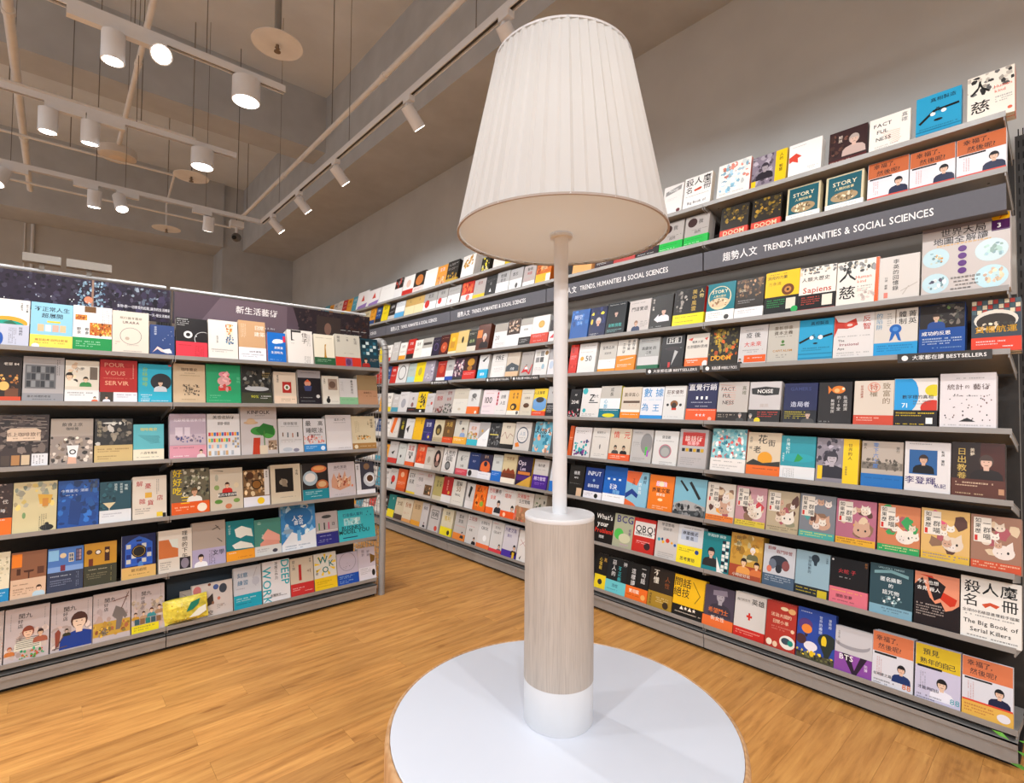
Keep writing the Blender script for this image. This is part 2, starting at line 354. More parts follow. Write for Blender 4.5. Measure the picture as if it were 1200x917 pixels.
# ------------------------------------------------------------------ shelving
def wall_text(mb, s, y0, z, sz, X, col=None, width=None):    # reads towards -Y on a face looking to -X
    V, F, wd = text_layout(s); sx = sz if not width else width / wd
    mb.raw([(X, y0 - p[0] * sx, z + (p[1] - .36) * sz) for p in V], F, col)
def slots(mb, fn, z0, z1, n):
    for i in range(n):
        z = z0 + (z1 - z0) * (i + .5) / n; fn(mb, z)
ORD = ['nearest', 'second', 'third', 'fourth', 'fifth', 'sixth', 'farthest']
def sloped(mb, W, dep, z, t=.003):                            # tray sloping to the back in local coords
    M = Matrix.Translation((0, .006, z - .006)) @ Matrix.Rotation(-TH, 4, 'X'); mb.box(.002, W - .002, 0, dep, -t, 0, None, M)
def bay(label, group, loc, rz, lips, W, dep, panel, name='bookcase'):
    """local x along the front to the viewer's right, y into the depth, z up"""
    t = thing(name, label, 'bookcase', loc, group, (0, 0, rz))
    for k, z in enumerate(lips):
        m = MB(); sloped(m, W, dep, z); s = m.build('shelf', steel, t)
        m = MB(); m.box(.001, W - .001, 0, .003, z - .021, z); m.box(.001, W - .001, .003, .012, z - .021, z - .019); m.build('lip', steel, s)
        for x in (.004, W - .007):
            m = MB(); v = [(x, .003, z - .01), (x, .003, z - .034), (x, dep * .97, z - .105), (x, dep * .97, z - .07)]; v2 = [(x + .003, b_, c_) for _, b_, c_ in v]
            m.raw(v + v2, [(0, 1, 2, 3), (7, 6, 5, 4), (0, 4, 5, 1), (1, 5, 6, 2), (2, 6, 7, 3), (3, 7, 4, 0)]); m.build('bracket', steel, s)
            for yy in (.07,):
                m = MB(); xx = x + (.05 if x < .5 else -.05); m.cyl((xx, yy, z - .028), (xx, yy, z - .0265), .004, 8); m.build('screw', steel_d, s)
    m = MB(); m.box(.0005, W - .0005, dep + .012, dep + .022, .02, panel); m.build('back_panel', backm, t)
    m = MB(); bt = lips[-1] - .047; m.box(.002, W - .002, 0, .004, .022, bt - .02); m.box(.002, W - .002, -.006, .004, bt - .022, bt); m.box(.002, W - .002, -.006, dep, bt - .003, bt); m.build('base_front', steel, t)
    m = MB(); m.box(0, W, .03, dep, 0, .03); m.build('kick_shadow', blackm, t)  # black strip painted in for the shadow under the base front
    return t
def upright(t, x, y, top, m_=steel_d, sl=True):
    m = MB(); m.box(x - .018, x + .018, y, y + .03, .0, top); u = m.build('upright', m_, t)
    if sl:
        m = MB(); n = int(top / .05)
        for i in range(n):
            z = .06 + i * .05
            for xx in (-.009, .005): m.box(x + xx, x + xx + .004, y - .0008, y, z, z + .028)
        o = m.build('slots', blackm, u); o['kind'] = 'stuff'
NB = 7; GW = 'wall bookcases in a row along the right wall'
for k in range(NB):
    Yf = .166 + 1.2 * (k + 1)
    lab = ['grey steel wall bookcase nearest the camera, along the right edge', 'grey steel wall bookcase, second from the right edge', 'grey steel wall bookcase crossed by the lamp pole', 'grey steel wall bookcase just left of the lamp pole', 'grey steel wall bookcase, fifth from the right edge', 'grey steel wall bookcase just right of the freestanding end post', 'grey steel wall bookcase farthest back, mostly behind the freestanding unit'][k]
    t = bay(lab, GW, (XR, Yf, 0), R(-90), LIPR, 1.2, .33, 1.79)
    m = MB(); m.box(0, 1.2, .342, .352, 1.79, 2.12); tag(m.build('back_panel', backg, t), 'grey upper back panel')
    m = MB(); m.box(0, 1.2, .345, .352, 2.12, 2.36); m.build('back_panel', backm, t)
    upright(t, 1.22 if k == 0 else 1.181, .36, 2.46)
    if k == NB - 1: upright(t, .019, .36, 2.46)
    m = MB(); m.box(.004, 1.196, 0, .012, 2.056, 2.155); m.box(.004, 1.196, .012, .1, 2.056, 2.059); s = m.build('sign_board', signm, t)
    m = MB(); V, F, wd = text_layout('趨勢人文'); m.raw([(.11 + p[0] * .044, -.0006, 2.087 + p[1] * .05) for p in V], F)
    V, F, w2 = text_layout('TRENDS, HUMANITIES & SOCIAL SCIENCES'); x0 = .11 + wd * .044 + .03; sx = (.985 - x0) / w2
    m.raw([(x0 + p[0] * sx, -.0006, 2.091 + p[1] * .044) for p in V], F); tag(m.build('lettering', text_w, s), 'white lettering')
    # shelf tags
    tags = {0: [(.86, .29, '大家都在讀 BESTSELLERS', '▼'), (.0, .2, '每週必讀 WEEKLY PICKS', '●')], 1: [(.84, .34, '大家都在讀 BESTSELLERS', '▼')], 2: [(.84, .3, '每週必讀 WEEKLY PICKS', '●'), (.52, .3, '大家都在讀 BESTSELLERS', '▼')],
            3: [(.9, .28, '大家都在讀 BESTSELLERS', '▼')], 4: [(.4, .35, '大家都在讀 BESTSELLERS', '▼'), (.76, .4, '每週必讀 WEEKLY PICKS', '●')], 5: [(.6, .35, '每週必讀 WEEKLY PICKS', '●')], 6: []}[k]
    for (x, wv, s_, ic) in tags:
        m = MB(); m.box(x, x + wv, -.004, -.0005, LIPR[3] - .036, LIPR[3] + .001); g = m.build('shelf_tag', signm if 0 else steel_d, t)
        m = MB(); V, F, wd = text_layout(s_); m.raw([(x + .05 + p[0] * (wv - .065) / wd, -.0046, LIPR[3] - .025 + p[1] * .02) for p in V], F)
        m.cyl((x + .025, -.004, LIPR[3] - .018), (x + .025, -.0048, LIPR[3] - .018), .011, 14); tag(m.build('lettering', text_w, g), 'white lettering')

GL = 'bays of the freestanding shelf unit'
for k, (lab) in enumerate(['right-hand bay of the freestanding grey steel shelf unit, beside the end post', 'left-hand bay of the freestanding grey steel shelf unit, cut by the left edge']):
    X0 = .469 - 1.2 * k
    t = bay(lab, GL, (X0, YL, 0), 0, LIPL, 1.2, .36, 1.70, 'shelf_unit')
    upright(t, .019, .385, 1.80); upright(t, 1.181, .385, 1.80)
    # printed banner above the top shelf
    m = MB(); m.box(.004, 1.176 if k == 0 else 1.196, .13, .134, 1.745, 1.925); s = m.build('banner', mat('banner_plastic', '2c2630', .25, 0, .05, 5), t)
    m = MB(); art = Art(m, 1.172 if k == 0 else 1.192, .18, 50 + k); art.y = 0
    q = art.draw
    if k == 0:
        q('r 0 0 1 1 574852'); q('p 6c5c66 .12 0 .52 0 .52 1 .2 1 .12 .2'); q('p 2a2228 .6 0 1 0 1 1 .55 1'); q('z .58 .0 1 1 60 241e24 382c30 4a3a3a 2e262c'); q('r .68 .1 .82 .8 3a302e'); q('o .745 .35 .02 .22 7a5c50'); q('z .85 .1 1 .9 6 4a302c 3c2824 2a2024')
        art.text(.37, .66, .04, hexc('f4f0f0'), '新生活藝術'); art.text(.37, .14, .014, hexc('d8d4d8'), 'Lifestyle, Food, Home & Art'); q('g .82 .36 .17 1 ddd'); q('g .84 .2 .15 1 ddd')
    else:
        q('r 0 0 1 1 2c2436'); q('z 0 0 1 1 110 3a3248 241e2c 4a4458 1c1822 3c3a4c'); q('z .67 .1 .76 .95 30 7a98b0 56708c 8aa8bc'); q('r .715 0 .722 1 9a7a68'); q('o .705 .42 .014 .1 d88868'); q('z .85 .5 .98 .95 8 8a98a8 5c6678'); q('z3 .4 .1 .98 .9 30 c8d4dc e8ecf0 a8b4c8'); q('z .75 .0 1 1 12 2a2438 3c3450 1c1a28')
        art.text(.9, .36, .015, hexc('e4e4ec'), '食物・旅・一切享受的起點,讓你的生活精彩'); art.text(.9, .18, .015, hexc('e4e4ec'), '自由自在 Anywhere 的每一天・是生活風格')
    o = m.build('banner_print', PRINT, s); o.location = (.59 if k == 0 else .6, .1295, 1.745)
    m = MB(); m.cyl((0, .2, 1.95), (1.18, .2, 1.95), .008, 8); m.build('top_rail', pipe_m, t)
    if k == 1:
        pass
# end frame with wire grid at the corridor end of the freestanding unit
t = thing('end_frame', 'tall grey rounded tube frame with white wire grid at the unit end', 'frame', (1.715, YL + .02, 0))
def tube_path(pts, r, n=12):
    m = MB()
    for p, q in zip(pts, pts[1:]): m.cyl(p, q, r, n)
    return m
pts = [(0, 0, 0), (0, 0, 1.66)]
for i in range(1, 7): a = R(15 * i); pts.append((0, .1 - .1 * math.cos(a), 1.66 + .1 * math.sin(a)))
for i in range(0, 7): a = R(90 - 15 * i); pts.append((0, .74 + .1 * math.cos(a), 1.66 + .1 * math.sin(a)))
pts.append((0, .84, 0))
tube_path(pts, .023).build('tube', steel, t, smooth=True)
m = MB()
for i in range(1, 20): m.box(-.0015, .0015, i * .042, i * .042 + .003, .08, 1.74)
for i in range(40): m.box(-.0015, .0015, .02, .82, .1 + i * .041, .103 + i * .041)
m.build('wire_grid', white_p, t)
for x, wv in ((-.62, .2), (-.31, .26)):
    pass
for i, (x, l) in enumerate(((-.085, 'small pale control box above the banner, nearer the left edge'), (.095, 'longer pale control box above the banner, farther from the left edge'))):
    m = MB(); m.box(-.07 - .02 * i, .07 + .02 * i, -.03, .03, 0, .04); m.box(-.01, .01, -.01, .01, -.03, 0); o = m.build('control_box', mat('box_grey', '8a847c', .6)); o.location = (x + .02, YL + .2, 1.965 + .02); tag(o, l, 'box', 'control boxes above the banner')

# ------------------------------------------------------------------ books
DATA = """R|1|12113|1742|2083|190|1|white book with pale blue pattern and pink spine, first on top shelf, nearest wall bay|W|s e8968a/z .08 .2 .95 .95 22 b8d8e8 e8f0f0 d88878 8fc0d8/g .1 .14 .7 1 888
R|1|10302|1691|1834|190|1|grey portrait book with yellow right strip, second on top shelf, nearest wall bay|8a8090|z 0 .1 .6 1 14 5a5260 b0a8b4/f .38 .25 .5 a8a0a8 3a3440 2a2630/r .68 0 1 1 Y/w .84 .9 .12 222 人的_智慧/r .0 .02 .14 .25 Y/s Y
R|1|8644|1449|1822|220|1|white book with red ink splash, third on top shelf, nearest wall bay|f6f4f2|p d84a3a .0 .62 .22 .72 .4 .6 .28 .56 .3 .42 .12 .5 .02 .46/g .1 .9 .4 1 999/g .6 .2 .3 2 aaa
R|1|6855|1501|1693|260|1|dark brown book with bald man portrait, fourth on top shelf, nearest wall bay|3a2628|r 0 0 1 .14 5a2426/z 0 .2 .5 .9 9 4a3430 2c1e20 6b4a40/f .66 .2 .62 d8b8a8 b8a8a0 c8b0a8/w .3 .85 .12 e8d8c8 開放/g .05 .08 .5 1 d8b8a8
R|1|5304|1453|1677|160|1|cream book with FACT FUL NESS in three lines, fifth on top shelf, nearest wall bay|f6f0e8|z2 .3 .1 .8 .55 e8a890/t .33 .78 .17 222 FACT/t .33 .58 .17 222 FUL/t .36 .37 .17 222 NESS/w .86 .95 .16 888 真確/g .1 .14 .6 2 999
R|1|3664|1441|1933|160|1|bright blue book with black hands holding white dots, sixth on top shelf, nearest wall bay|2a9cc8|t .6 .86 .14 123 真相製造/a .08 .35 .42 .6/c .38 .52 .06 W/a .95 .62 .55 .6/c .62 .54 .06 W/o .5 .36 .1 .03 K/r 0 .06 1 .09 1f80a8/r 0 .14 1 .17 1f80a8/g .08 .2 .8 2 1a5a78
R|1|2099|1343|2048|260|1|cream book with two huge brush characters and orange spine, top shelf|efe8dc|s e0622a/z 0 .6 1 1 9 333 666 c8c0b4/t .28 .72 .46 K 人/t .28 .3 .44 K 慈/t .76 .64 .13 d86a50 Human/t .7 .54 .13 d86a50 kind/g .6 .4 .35 3 777/c .9 .12 .05 d86a50
R|2|12073|1484|1785|220|1|dark golden battle scene book with red band, first of two, second shelf|2a2620|z .1 .45 .95 .95 16 8a7020 5a4a20 3a3020 b89030/b .26 d84a3a/t .5 .15 .24 f0d8b0 DOOM
R|2|10443|1428|1754|190|1|dark golden battle scene book with red band, second of two, second shelf|2a2620|z .1 .45 .95 .95 16 8a7020 5a4a20 3a3020 b89030/b .26 d84a3a/t .5 .15 .24 f0d8b0 DOOM
R|2|8735|1466|1822|190|1|teal story book in cream frame, first of two, third on second shelf, nearest wall bay|d8cca8|r .06 .05 .94 .96 1a5a68/t .5 .75 .19 f0e4c0 STORY/t .5 .6 .1 e8d8a0 人類的故事/o .5 .36 .36 .14 a8906a/z .25 .28 .75 .48 8 6a5a44 e8d8b8 907850/b .2 W/g .1 .12 .7 2 999
R|2|7015|1500|1791|260|1|teal story book in cream frame, second of two, fourth on second shelf, nearest wall bay|d8cca8|r .06 .05 .94 .96 1a5a68/t .5 .75 .19 f0e4c0 STORY/t .5 .6 .1 e8d8a0 人類的故事/o .5 .36 .36 .14 a8906a/z .25 .28 .75 .48 8 6a5a44 e8d8b8 907850/b .2 W/g .1 .12 .7 2 999
R|2|5382|1455|1858|260|1|orange and white happiness book, first of three, fifth on second shelf, nearest wall bay|e4e4ea|r 0 .6 1 1 c4683c/t .4 .88 .17 222 幸福了,/t .5 .7 .17 222 然後呢?/r .05 .55 .6 .59 K/f .76 .1 .46 e0b8a0 1a1a20 232a48/h .15 .5 .3 3 c88/r 0 .05 1 .1 d84a3a
R|2|3888|1459|1802|260|1|orange and white happiness book, second of three, sixth on second shelf, nearest wall bay|e4e4ea|r 0 .6 1 1 c4683c/t .4 .88 .17 222 幸福了,/t .5 .7 .17 222 然後呢?/r .05 .55 .6 .59 K/f .76 .1 .46 e0b8a0 1a1a20 232a48/h .15 .5 .3 3 c88/r 0 .05 1 .1 d84a3a
R|2|2404|1440|1790|190|1|orange and white happiness book, third of three, seventh on second shelf, nearest wall bay|e4e4ea|r 0 .6 1 1 c4683c/t .4 .88 .17 222 幸福了,/t .5 .7 .17 222 然後呢?/r .05 .55 .6 .59 K/f .76 .1 .46 e0b8a0 1a1a20 232a48/h .15 .5 .3 3 c88/r 0 .05 1 .1 d84a3a
R|3|12858|1536|2256|190|1|teal story book with arched cream frame and white band, third shelf|1c7a88|s 14606c/o .45 .62 .42 .3 e0d4ac/o .45 .64 .38 .26 1c7a88/t .45 .78 .17 f4e8c0 STORY/t .45 .66 .09 e8d8a0 人類大歷史/o .45 .5 .36 .12 d8c4a0/z .2 .42 .7 .58 8 8a7050 f0e0c0 a86850/b .3 W/g .1 .22 .5 3 888/c .75 .12 .09 444
R|3|11322|1440|2199|190|1|charcoal book with brown painted clouds and white band, second on third shelf, nearest wall bay|35302c|z 0 .55 1 1 20 8a6a4a 5a4434 b8906a 6a5040/t .25 .72 .12 d8c8a8 SOIL/g .1 .45 .6 2 aaa/b .28 ececee/g .1 .2 .7 2 999
R|3|9757|1579|2307|260|1|yellow book with a brown eye and black band, third on third shelf, nearest wall bay|f0c420|g .1 .93 .5 1 333/t .35 .86 .12 333 洞見的力量/t .28 .72 .13 b08818 方象識/o .68 .56 .18 .13 6a3a18/o .68 .56 .1 .07 c08040/c .68 .56 .04 K/b .42 1a1c1c/g .08 .33 .5 4 2aa858/r .65 .12 .92 .36 d8d8c8/c .9 .1 .1 2aa858
R|3|8175|1553|2221|160|1|cream book with cave figures and black band, fourth on third shelf, nearest wall bay|ece6dc|z 0 .85 1 1 14 555 888 c8b8a0/t .45 .72 .15 222 人類大歷史/t .5 .48 .25 b83a2a Sapiens/b .38 1c1a1a/g .08 .3 .5 4 d8503a/r .65 .1 .92 .34 e8e0d0/r 0 0 1 .05 R
R|3|6551|1615|2174|160|1|cream brush character book with orange right strip, under sign, third shelf|e9e4da|z 0 .75 1 1 12 444 888 c0b8a8/t .26 .7 .44 K 人/t .26 .3 .42 K 慈/t .64 .62 .13 d86a50 Human/t .6 .52 .12 d86a50 kind/g .5 .4 .35 3 777/p e2602c .9 0 1 0 1 1 .92 1/s e2602c/z .5 .1 .9 .35 6 c8b8b0 e0d0c8
R|3|5040|1388|2051|190|1|pale grey memoir book with brush calligraphy column, sixth on third shelf, nearest wall bay|d4cec8|w .42 .93 .17 222 李英的回憶錄/w .18 .55 .08 444 口述_訪談/r .13 .08 .23 .2 d88070/l .55 .2 .95 .35 b8b0a8/l .6 .12 .75 .3 b8b0a8
R|3|2958|2643|3135|160|1|oversized grey world map atlas with four pale globes, seventh on third shelf, nearest wall bay|c4bcb8|r 0 .9 1 1 8a8288/t .4 .965 .055 222 MAPPING_THE_WORLD/c .9 .945 .1 f0b418/t .9 .945 .1 c83020 7/t .48 .85 .13 1c1418 世界大局/t .45 .74 .125 1c1418 地圖全解讀/r .8 .76 1 .9 4a1c50/t .88 .83 .1 W 3/g .18 .67 .6 1 d8a020/c .17 .52 .16 bcd8e0/c .17 .17 .16 bcd8e0/c .8 .52 .18 c8dce0/c .8 .17 .18 bcdce4/z .1 .44 .25 .6 6 e8a040 c8d0c0 88a8b0/z .08 .1 .28 .24 6 556 88a8b0 e0e8e8/z .7 .45 .92 .6 6 a8c8c0 98b8c0/z .7 .1 .92 .26 7 e8d0b0 d8b8a0 c0d8d8/c .48 .6 .05 5a2a78/c .48 .5 .05 5a2a78/c .48 .4 .05 5a2a78/c .48 .3 .05 5a2a78/g .35 .2 .3 4 666
R|4|12714|1598|2116|220|1|dark golden ruins book with glowing lettering, first on fourth shelf, nearest wall bay|2c2820|z 0 .2 1 1 26 8a7a3a 4a4428 b8902a c85a20 1c1a16/w .3 .9 .22 e8c030 末日/t .45 .22 .22 f0a828 DOOM
R|4|11156|1422|2082|160|1|pale grey post-epidemic book with orange label, second on fourth shelf, nearest wall bay|ccc9c8|t .5 .75 .22 222 疫_後/t .5 .52 .2 c83a30 大未來/g .15 .88 .7 1 777/g .15 .36 .7 2 777/r .22 .06 .98 .24 e05c20/g .35 .16 .5 1 fff/f .08 .02 .2 e0b8a0 222 333
R|4|9700|1420|2078|220|1|grey capitalism book with small green leaf, third on fourth shelf, nearest wall bay|bcb8ae|t .5 .86 .15 6a5a44 重新想像/t .5 .74 .15 4a3c2c 資本主義/g .25 .64 .5 1 555/o .5 .52 .05 .04 4a7a3a/o .5 .44 .08 .02 4a7a3a/t .5 .3 .11 b07820 CAPITALISM/g .3 .18 .4 2 666
R|4|8256|1446|2063|260|1|bright blue book with reaching black hands, fourth on fourth shelf, nearest wall bay|2a9cc8|t .6 .9 .13 123 真相製造/a .02 .45 .36 .58/c .38 .56 .06 W/a .98 .62 .68 .56/c .64 .56 .07 W/o .5 .42 .07 .02 K/r 0 .06 1 .09 1f80a8/r 0 .16 1 .19 1f80a8/g .1 .3 .8 2 1a5a78
R|4|6729|1545|2116|260|1|white book with red squid shape and two red characters, fourth shelf|dad6d4|p b8382c 0 .98 .1 .85 .3 .82 .55 .9 .6 .75 .35 .68 .1 .7 0 .5/o .4 .76 .14 .07 c84434/o .4 .76 .07 .03 e8c0b8/w .82 .95 .22 b8382c 反智/g .1 .5 .8 1 888/t .4 .33 .12 8a3040 Irrational/t .2 .42 .1 444 The/t .2 .24 .1 444 Ape/g .1 .13 .8 2 999
R|4|5191|1509|2116|260|1|white elite system book with blue rosette ribbon, sixth on fourth shelf, nearest wall bay|d2ccc4|w .88 .95 .2 333 菁英/w .66 .95 .2 333 體制/w .12 .95 .17 6a94b0 的陷阱/g .3 .9 .1 6 777/c .5 .58 .14 2462b0/c .5 .58 .07 4a86cc/p 2462b0 .4 .5 .36 .32 .43 .36 .5 .48 .57 .34 .64 .32 .58 .5/b .3 2a96d0/g .08 .22 .8 3 1a5a90/r .49 .7 .51 1 654
R|4|3671|1436|2116|260|1|dark blue book with suited figure in a kitchen, seventh on fourth shelf, nearest wall bay|1c4a94|r 0 .52 1 1 2a2626/z .4 .6 1 1 9 4a4a44 6a8a50 3a3434 706860/f .38 .52 .4 c8a890 3a2c24 2a4a8c/t .38 .42 .13 W 成功的反思/g .08 .3 .85 3 cde/g .3 .12 .6 1 8ac
R|4|2077|1379|2077|260|1|checkered red book about container shipping with gold title, eighth on fourth shelf, nearest wall bay|3c4650|k .0 .72 1 1 9 3 4a6068 d8ccb0 a83a30/o .5 .6 .45 .2 d8d0c4/o .5 .56 .4 .17 3a3430/z .1 .4 .9 .55 8 d8c8b0 4a4844/t .5 .42 .21 c8961e 貨櫃航運/b .27 d8422c/g .1 .18 .6 2 fdd/g .6 .08 .3 1 fff
R|5|12227|1615|2168|190|1|grey FACT FUL NESS book with dark band, first on fifth shelf, nearest wall bay|c2bcb6|z2 .05 .35 .6 .95 d8907a/t .32 .83 .17 433 FACT/t .3 .66 .17 433 FUL/t .36 .49 .17 433 NESS/w .86 .9 .15 776 真確/b .25 2a2422/f .78 .02 .26 d8b8a8 888 444/g .05 .17 .55 2 cba
R|5|10593|1519|2140|220|1|silver NOISE book with smudged black strip, second on fifth shelf, nearest wall bay|cac6c6|p 333 .05 .84 .5 .88 .95 .84 .93 .68 .5 .66 .08 .7/t .5 .77 .18 W NOISE/t .5 .42 .14 b8aaa4 雜訊/b .32 201c1c/g .3 .25 .6 3 d84030/c .3 .06 .1 e8d020/f .08 .02 .26 d8c0b0 888 555
R|5|8945|1464|2016|160|1|navy kingmakers book with yellow lettered band, third on fifth shelf, nearest wall bay|1e2450|t .5 .86 .16 3a4478 GAMERS/t .5 .48 .19 c8cce0 造局者/b .34 1c1c24/g .05 .28 .6 4 d8c820/f .75 .0 .4 c8a898 333 444
R|5|7487|1335|2022|160|1|black book with an orange goldfish, fourth on fifth shelf, nearest wall bay|252122|o .6 .82 .2 .09 d87828/p d87828 .4 .82 .28 .92 .3 .72/o .74 .84 .04 .03 f4e0c0/o .55 .8 .08 .05 f0b070/w .82 .68 .13 c8c4c0 臥底經濟/w .62 .68 .13 c8c4c0 的10堂/w .44 .6 .12 c8c4c0 數據偵探/g .05 .07 .3 2 999
R|5|6005|1447|2043|190|1|beige privilege book with outlined characters and orange band, fifth on fifth shelf, nearest wall bay|d4c8ba|w .82 .95 .22 8a7a64 致富的/w .5 .95 .22 8a7a64 特權/o .5 .85 .16 .11 d8907a/o .5 .85 .14 .09 d4c8ba/t .5 .85 .22 b85a44 特/w .2 .9 .08 a85a44 從政治經濟/b .24 c84a34/g .08 .17 .6 2 f0d0c0
R|5|4552|1428|2087|260|1|white numbers book with big blue circle and 71, sixth on fifth shelf, nearest wall bay|dedad6|o .2 .68 .38 .42 2a98d8/o .92 .75 .2 .12 d8c828/o .9 .4 .28 .16 c83828/t .55 .62 .12 222 數字裡的真相/t .25 .45 .19 e8f4f8 71/g .45 .52 .4 2 555/b .35 1e1a1c/g .05 .28 .85 2 e8c820/r .75 .08 .9 .2 W/g .05 .06 .7 1 e8c820
R|5|2932|1654|2249|190|1|large white book of art of statistics with tiny dark flecks, fifth shelf|dcd6d8|t .28 .75 .15 4a3028 統計/t .5 .75 .09 4a3028 的/t .75 .75 .15 4a3028 藝術/g .15 .58 .7 1 555/z3 .08 .15 .92 .62 36 5a2a24 1c1c1c/p 222 .35 .13 .5 .2 .65 .13/g .3 .9 .5 1 999/g .08 .06 .8 1 999
R|6|12460|1850|2328|220|1|teal patterned book with orange spine and white band, first on sixth shelf, nearest wall bay|8ac8d0|s d85a34/z 0 .3 1 1 34 3a8aa0 d0ecec d8605a 5aa8b8 f0f0e8/b .32 ece8e4/g .08 .24 .8 1 444/g .08 .14 .7 2 999
R|6|10658|1618|2207|260|1|beige old street book with rising orange sun, second on sixth shelf, nearest wall bay|dccbb0|t .45 .84 .3 222 花/t .72 .76 .22 222 街/t .3 .6 .24 222 老/w .1 .9 .1 555 北京_城/c .55 .4 .22 e8a020/p 333028 0 .28 .2 .38 .5 .3 1 .36 1 .2 0 .2/b .24 e86c1c/g .2 .16 .7 1 522
R|6|9076|1516|2104|220|1|teal travel book with a green leaf boat, third on sixth shelf, nearest wall bay|2a98a8|w .2 .95 .13 d0f0f0 台灣紀行/o .5 .5 .5 .1 2aa4b4/p 2a9a4a .4 .4 .5 .6 .66 .5 .56 .42/b .3 e4e6e8/h .1 .25 .7 7 888/w .08 .6 .07 d8f0f0 司馬散文
R|6|7416|1688|2083|260|1|purple-grey portrait book with broad yellow right strip, fourth on sixth shelf, nearest wall bay|8c8690|z 0 .2 .6 1 16 5c5662 aca4b0 3c3844/f .38 .12 .66 b8b0b8 3a3640 2c2a34/r .64 0 1 1 f0c81c/w .8 .9 .11 332 世界的人/w .72 .4 .06 554 思想自傳/r .04 .08 .16 .38 f0c81c/s e8c020
R|6|5731|1472|2037|260|1|grey-blue landscape book with blue vertical title, fifth on sixth shelf, nearest wall bay|b4a89c|r 0 .4 1 .55 7a7268/z 0 .42 1 .62 14 6a6258 8c8478 5a544c/w .35 .97 .15 4a7cc0 零下六十度/w .88 .9 .09 555 旅行/b .3 1e6cb4/g .1 .2 .8 1 1a4a88/w .08 .95 .09 555 旅人
R|6|4197|1469|2097|220|1|white memoir book with suited man on blue, sixth on sixth shelf, nearest wall bay|dcd8d8|r .1 .36 .72 .84 2c5c94/f .42 .38 .48 d0a890 3a2c28 141418/t .35 .24 .22 3a2a6a 李登輝/w .84 .84 .08 444 私房_筆記/t .78 .16 .13 3a2a6a 私記/g .1 .95 .5 1 888
R|6|2663|1542|2166|260|1|dark brown portrait book with golden vertical title, seventh on sixth shelf, nearest wall bay|2e201c|r .55 .3 1 1 4a241c/f .66 .3 .62 d8b09c 4a3a34 241a18/w .2 .9 .2 c8a858 日出教養/w .4 .9 .1 e8d8c0 黃夢/b .34 5a3228/g .08 .26 .7 2 e8c8a8/g .08 .07 .5 1 d8b890/r .88 .1 .98 .2 b88a6a
R|7|12886|1519|2057|190|1|cream cat comic with plum cushion and orange foot, first on seventh shelf, nearest wall bay|d8d0c4|j 0
R|7|11297|1521|2047|220|1|dusty pink cat comic with a red label, second on seventh shelf, nearest wall bay|c09098|j 1
R|7|9765|1454|2030|160|1|khaki grey cat comic, third on seventh shelf, nearest wall bay|b8a88c|j 2
R|7|8250|1493|2053|220|1|slate blue cat comic with teal edge, fourth on seventh shelf, nearest wall bay|7c8088|j 3
R|7|6715|1512|2019|190|1|magenta cat comic with gold cushion, fifth on seventh shelf, nearest wall bay|b06a80|j 4
R|7|5173|1443|2016|220|1|orange cat comic with green edge, sixth on seventh shelf, nearest wall bay|c87c54|j 5
R|7|3670|1493|2064|160|1|yellow and crimson cat comic, seventh on seventh shelf, nearest wall bay|d8b06c|j 6
R|7|2198|1395|2056|190|1|brown and green cat comic with red crab, eighth on seventh shelf, nearest wall bay|9c7460|j 7
R|8|13163|1515|2010|220|1|teal book with seated man in black vest, first on eighth shelf, nearest wall bay|1a8088|t .5 .93 .11 d8f0f0 學測自學_解說/f .35 .12 .6 d8b09c 1c1a1c 2a2828/p W .55 .4 .75 .05 .9 .0 .6 0/k .72 .05 .98 .85 2 9 e8ece8 223 e8ece8
R|8|11558|1621|2243|220|1|golden brown illustrated book with three people, second on eighth shelf, nearest wall bay|c89a3c|z 0 .4 1 1 10 d8b050 b88830 e8d8a0/w .25 .95 .16 443 明朝那/r 0 0 1 .3 a84a2c/f .7 .45 .36 f0dcc8 e8e8e8 6a6a48/f .45 .12 .44 f0c8a0 2a1c18 e8a050/f .85 .12 .4 f0c8a0 2a1c18 d87840/t .4 .08 .11 f4e4d0 小時好好玩
R|8|9959|1446|1998|160|1|white book with scooter crowd and slate band, third on eighth shelf, nearest wall bay|c8ccd4|t .25 .92 .13 8a3030 翻轉/t .65 .86 .13 8a3030 戰鬥陣營/o .5 .62 .3 .15 333844/o .3 .55 .12 .12 6a7484/o .72 .55 .12 .12 8a5050/o .5 .45 .1 .1 2a2c34/o .2 .42 .08 .08 d87860/b .3 4a6078/g .08 .24 .8 3 c8d4e0
R|8|8482|1423|2027|160|1|light blue book with black keyhole, fourth on eighth shelf, nearest wall bay|94b4c4|o .58 .86 .12 .09 2a3844/p 2a3844 .5 .85 .66 .85 .62 .7 .55 .7/w .42 .9 .11 344858 家庭陰影的/w .92 .92 .06 344858 心理師/b .22 22282c/g .05 .15 .6 1 e8d020/g .05 .08 .55 1 e8d020/r .68 .02 .95 .18 c8b428
R|8|7010|1457|2017|260|1|black book with salmon pink band, fifth on eighth shelf, nearest wall bay|161214|t .45 .72 .14 b8343c 火蛇_子/w .94 .98 .08 a86a30 新作/g .25 .58 .3 1 bbb/c .06 .94 .03 ddd/b .36 d87080/g .05 .28 .8 1 e8c020/t .4 .18 .11 1c1418 闇影繁夢/g .05 .08 .6 1 1c1418
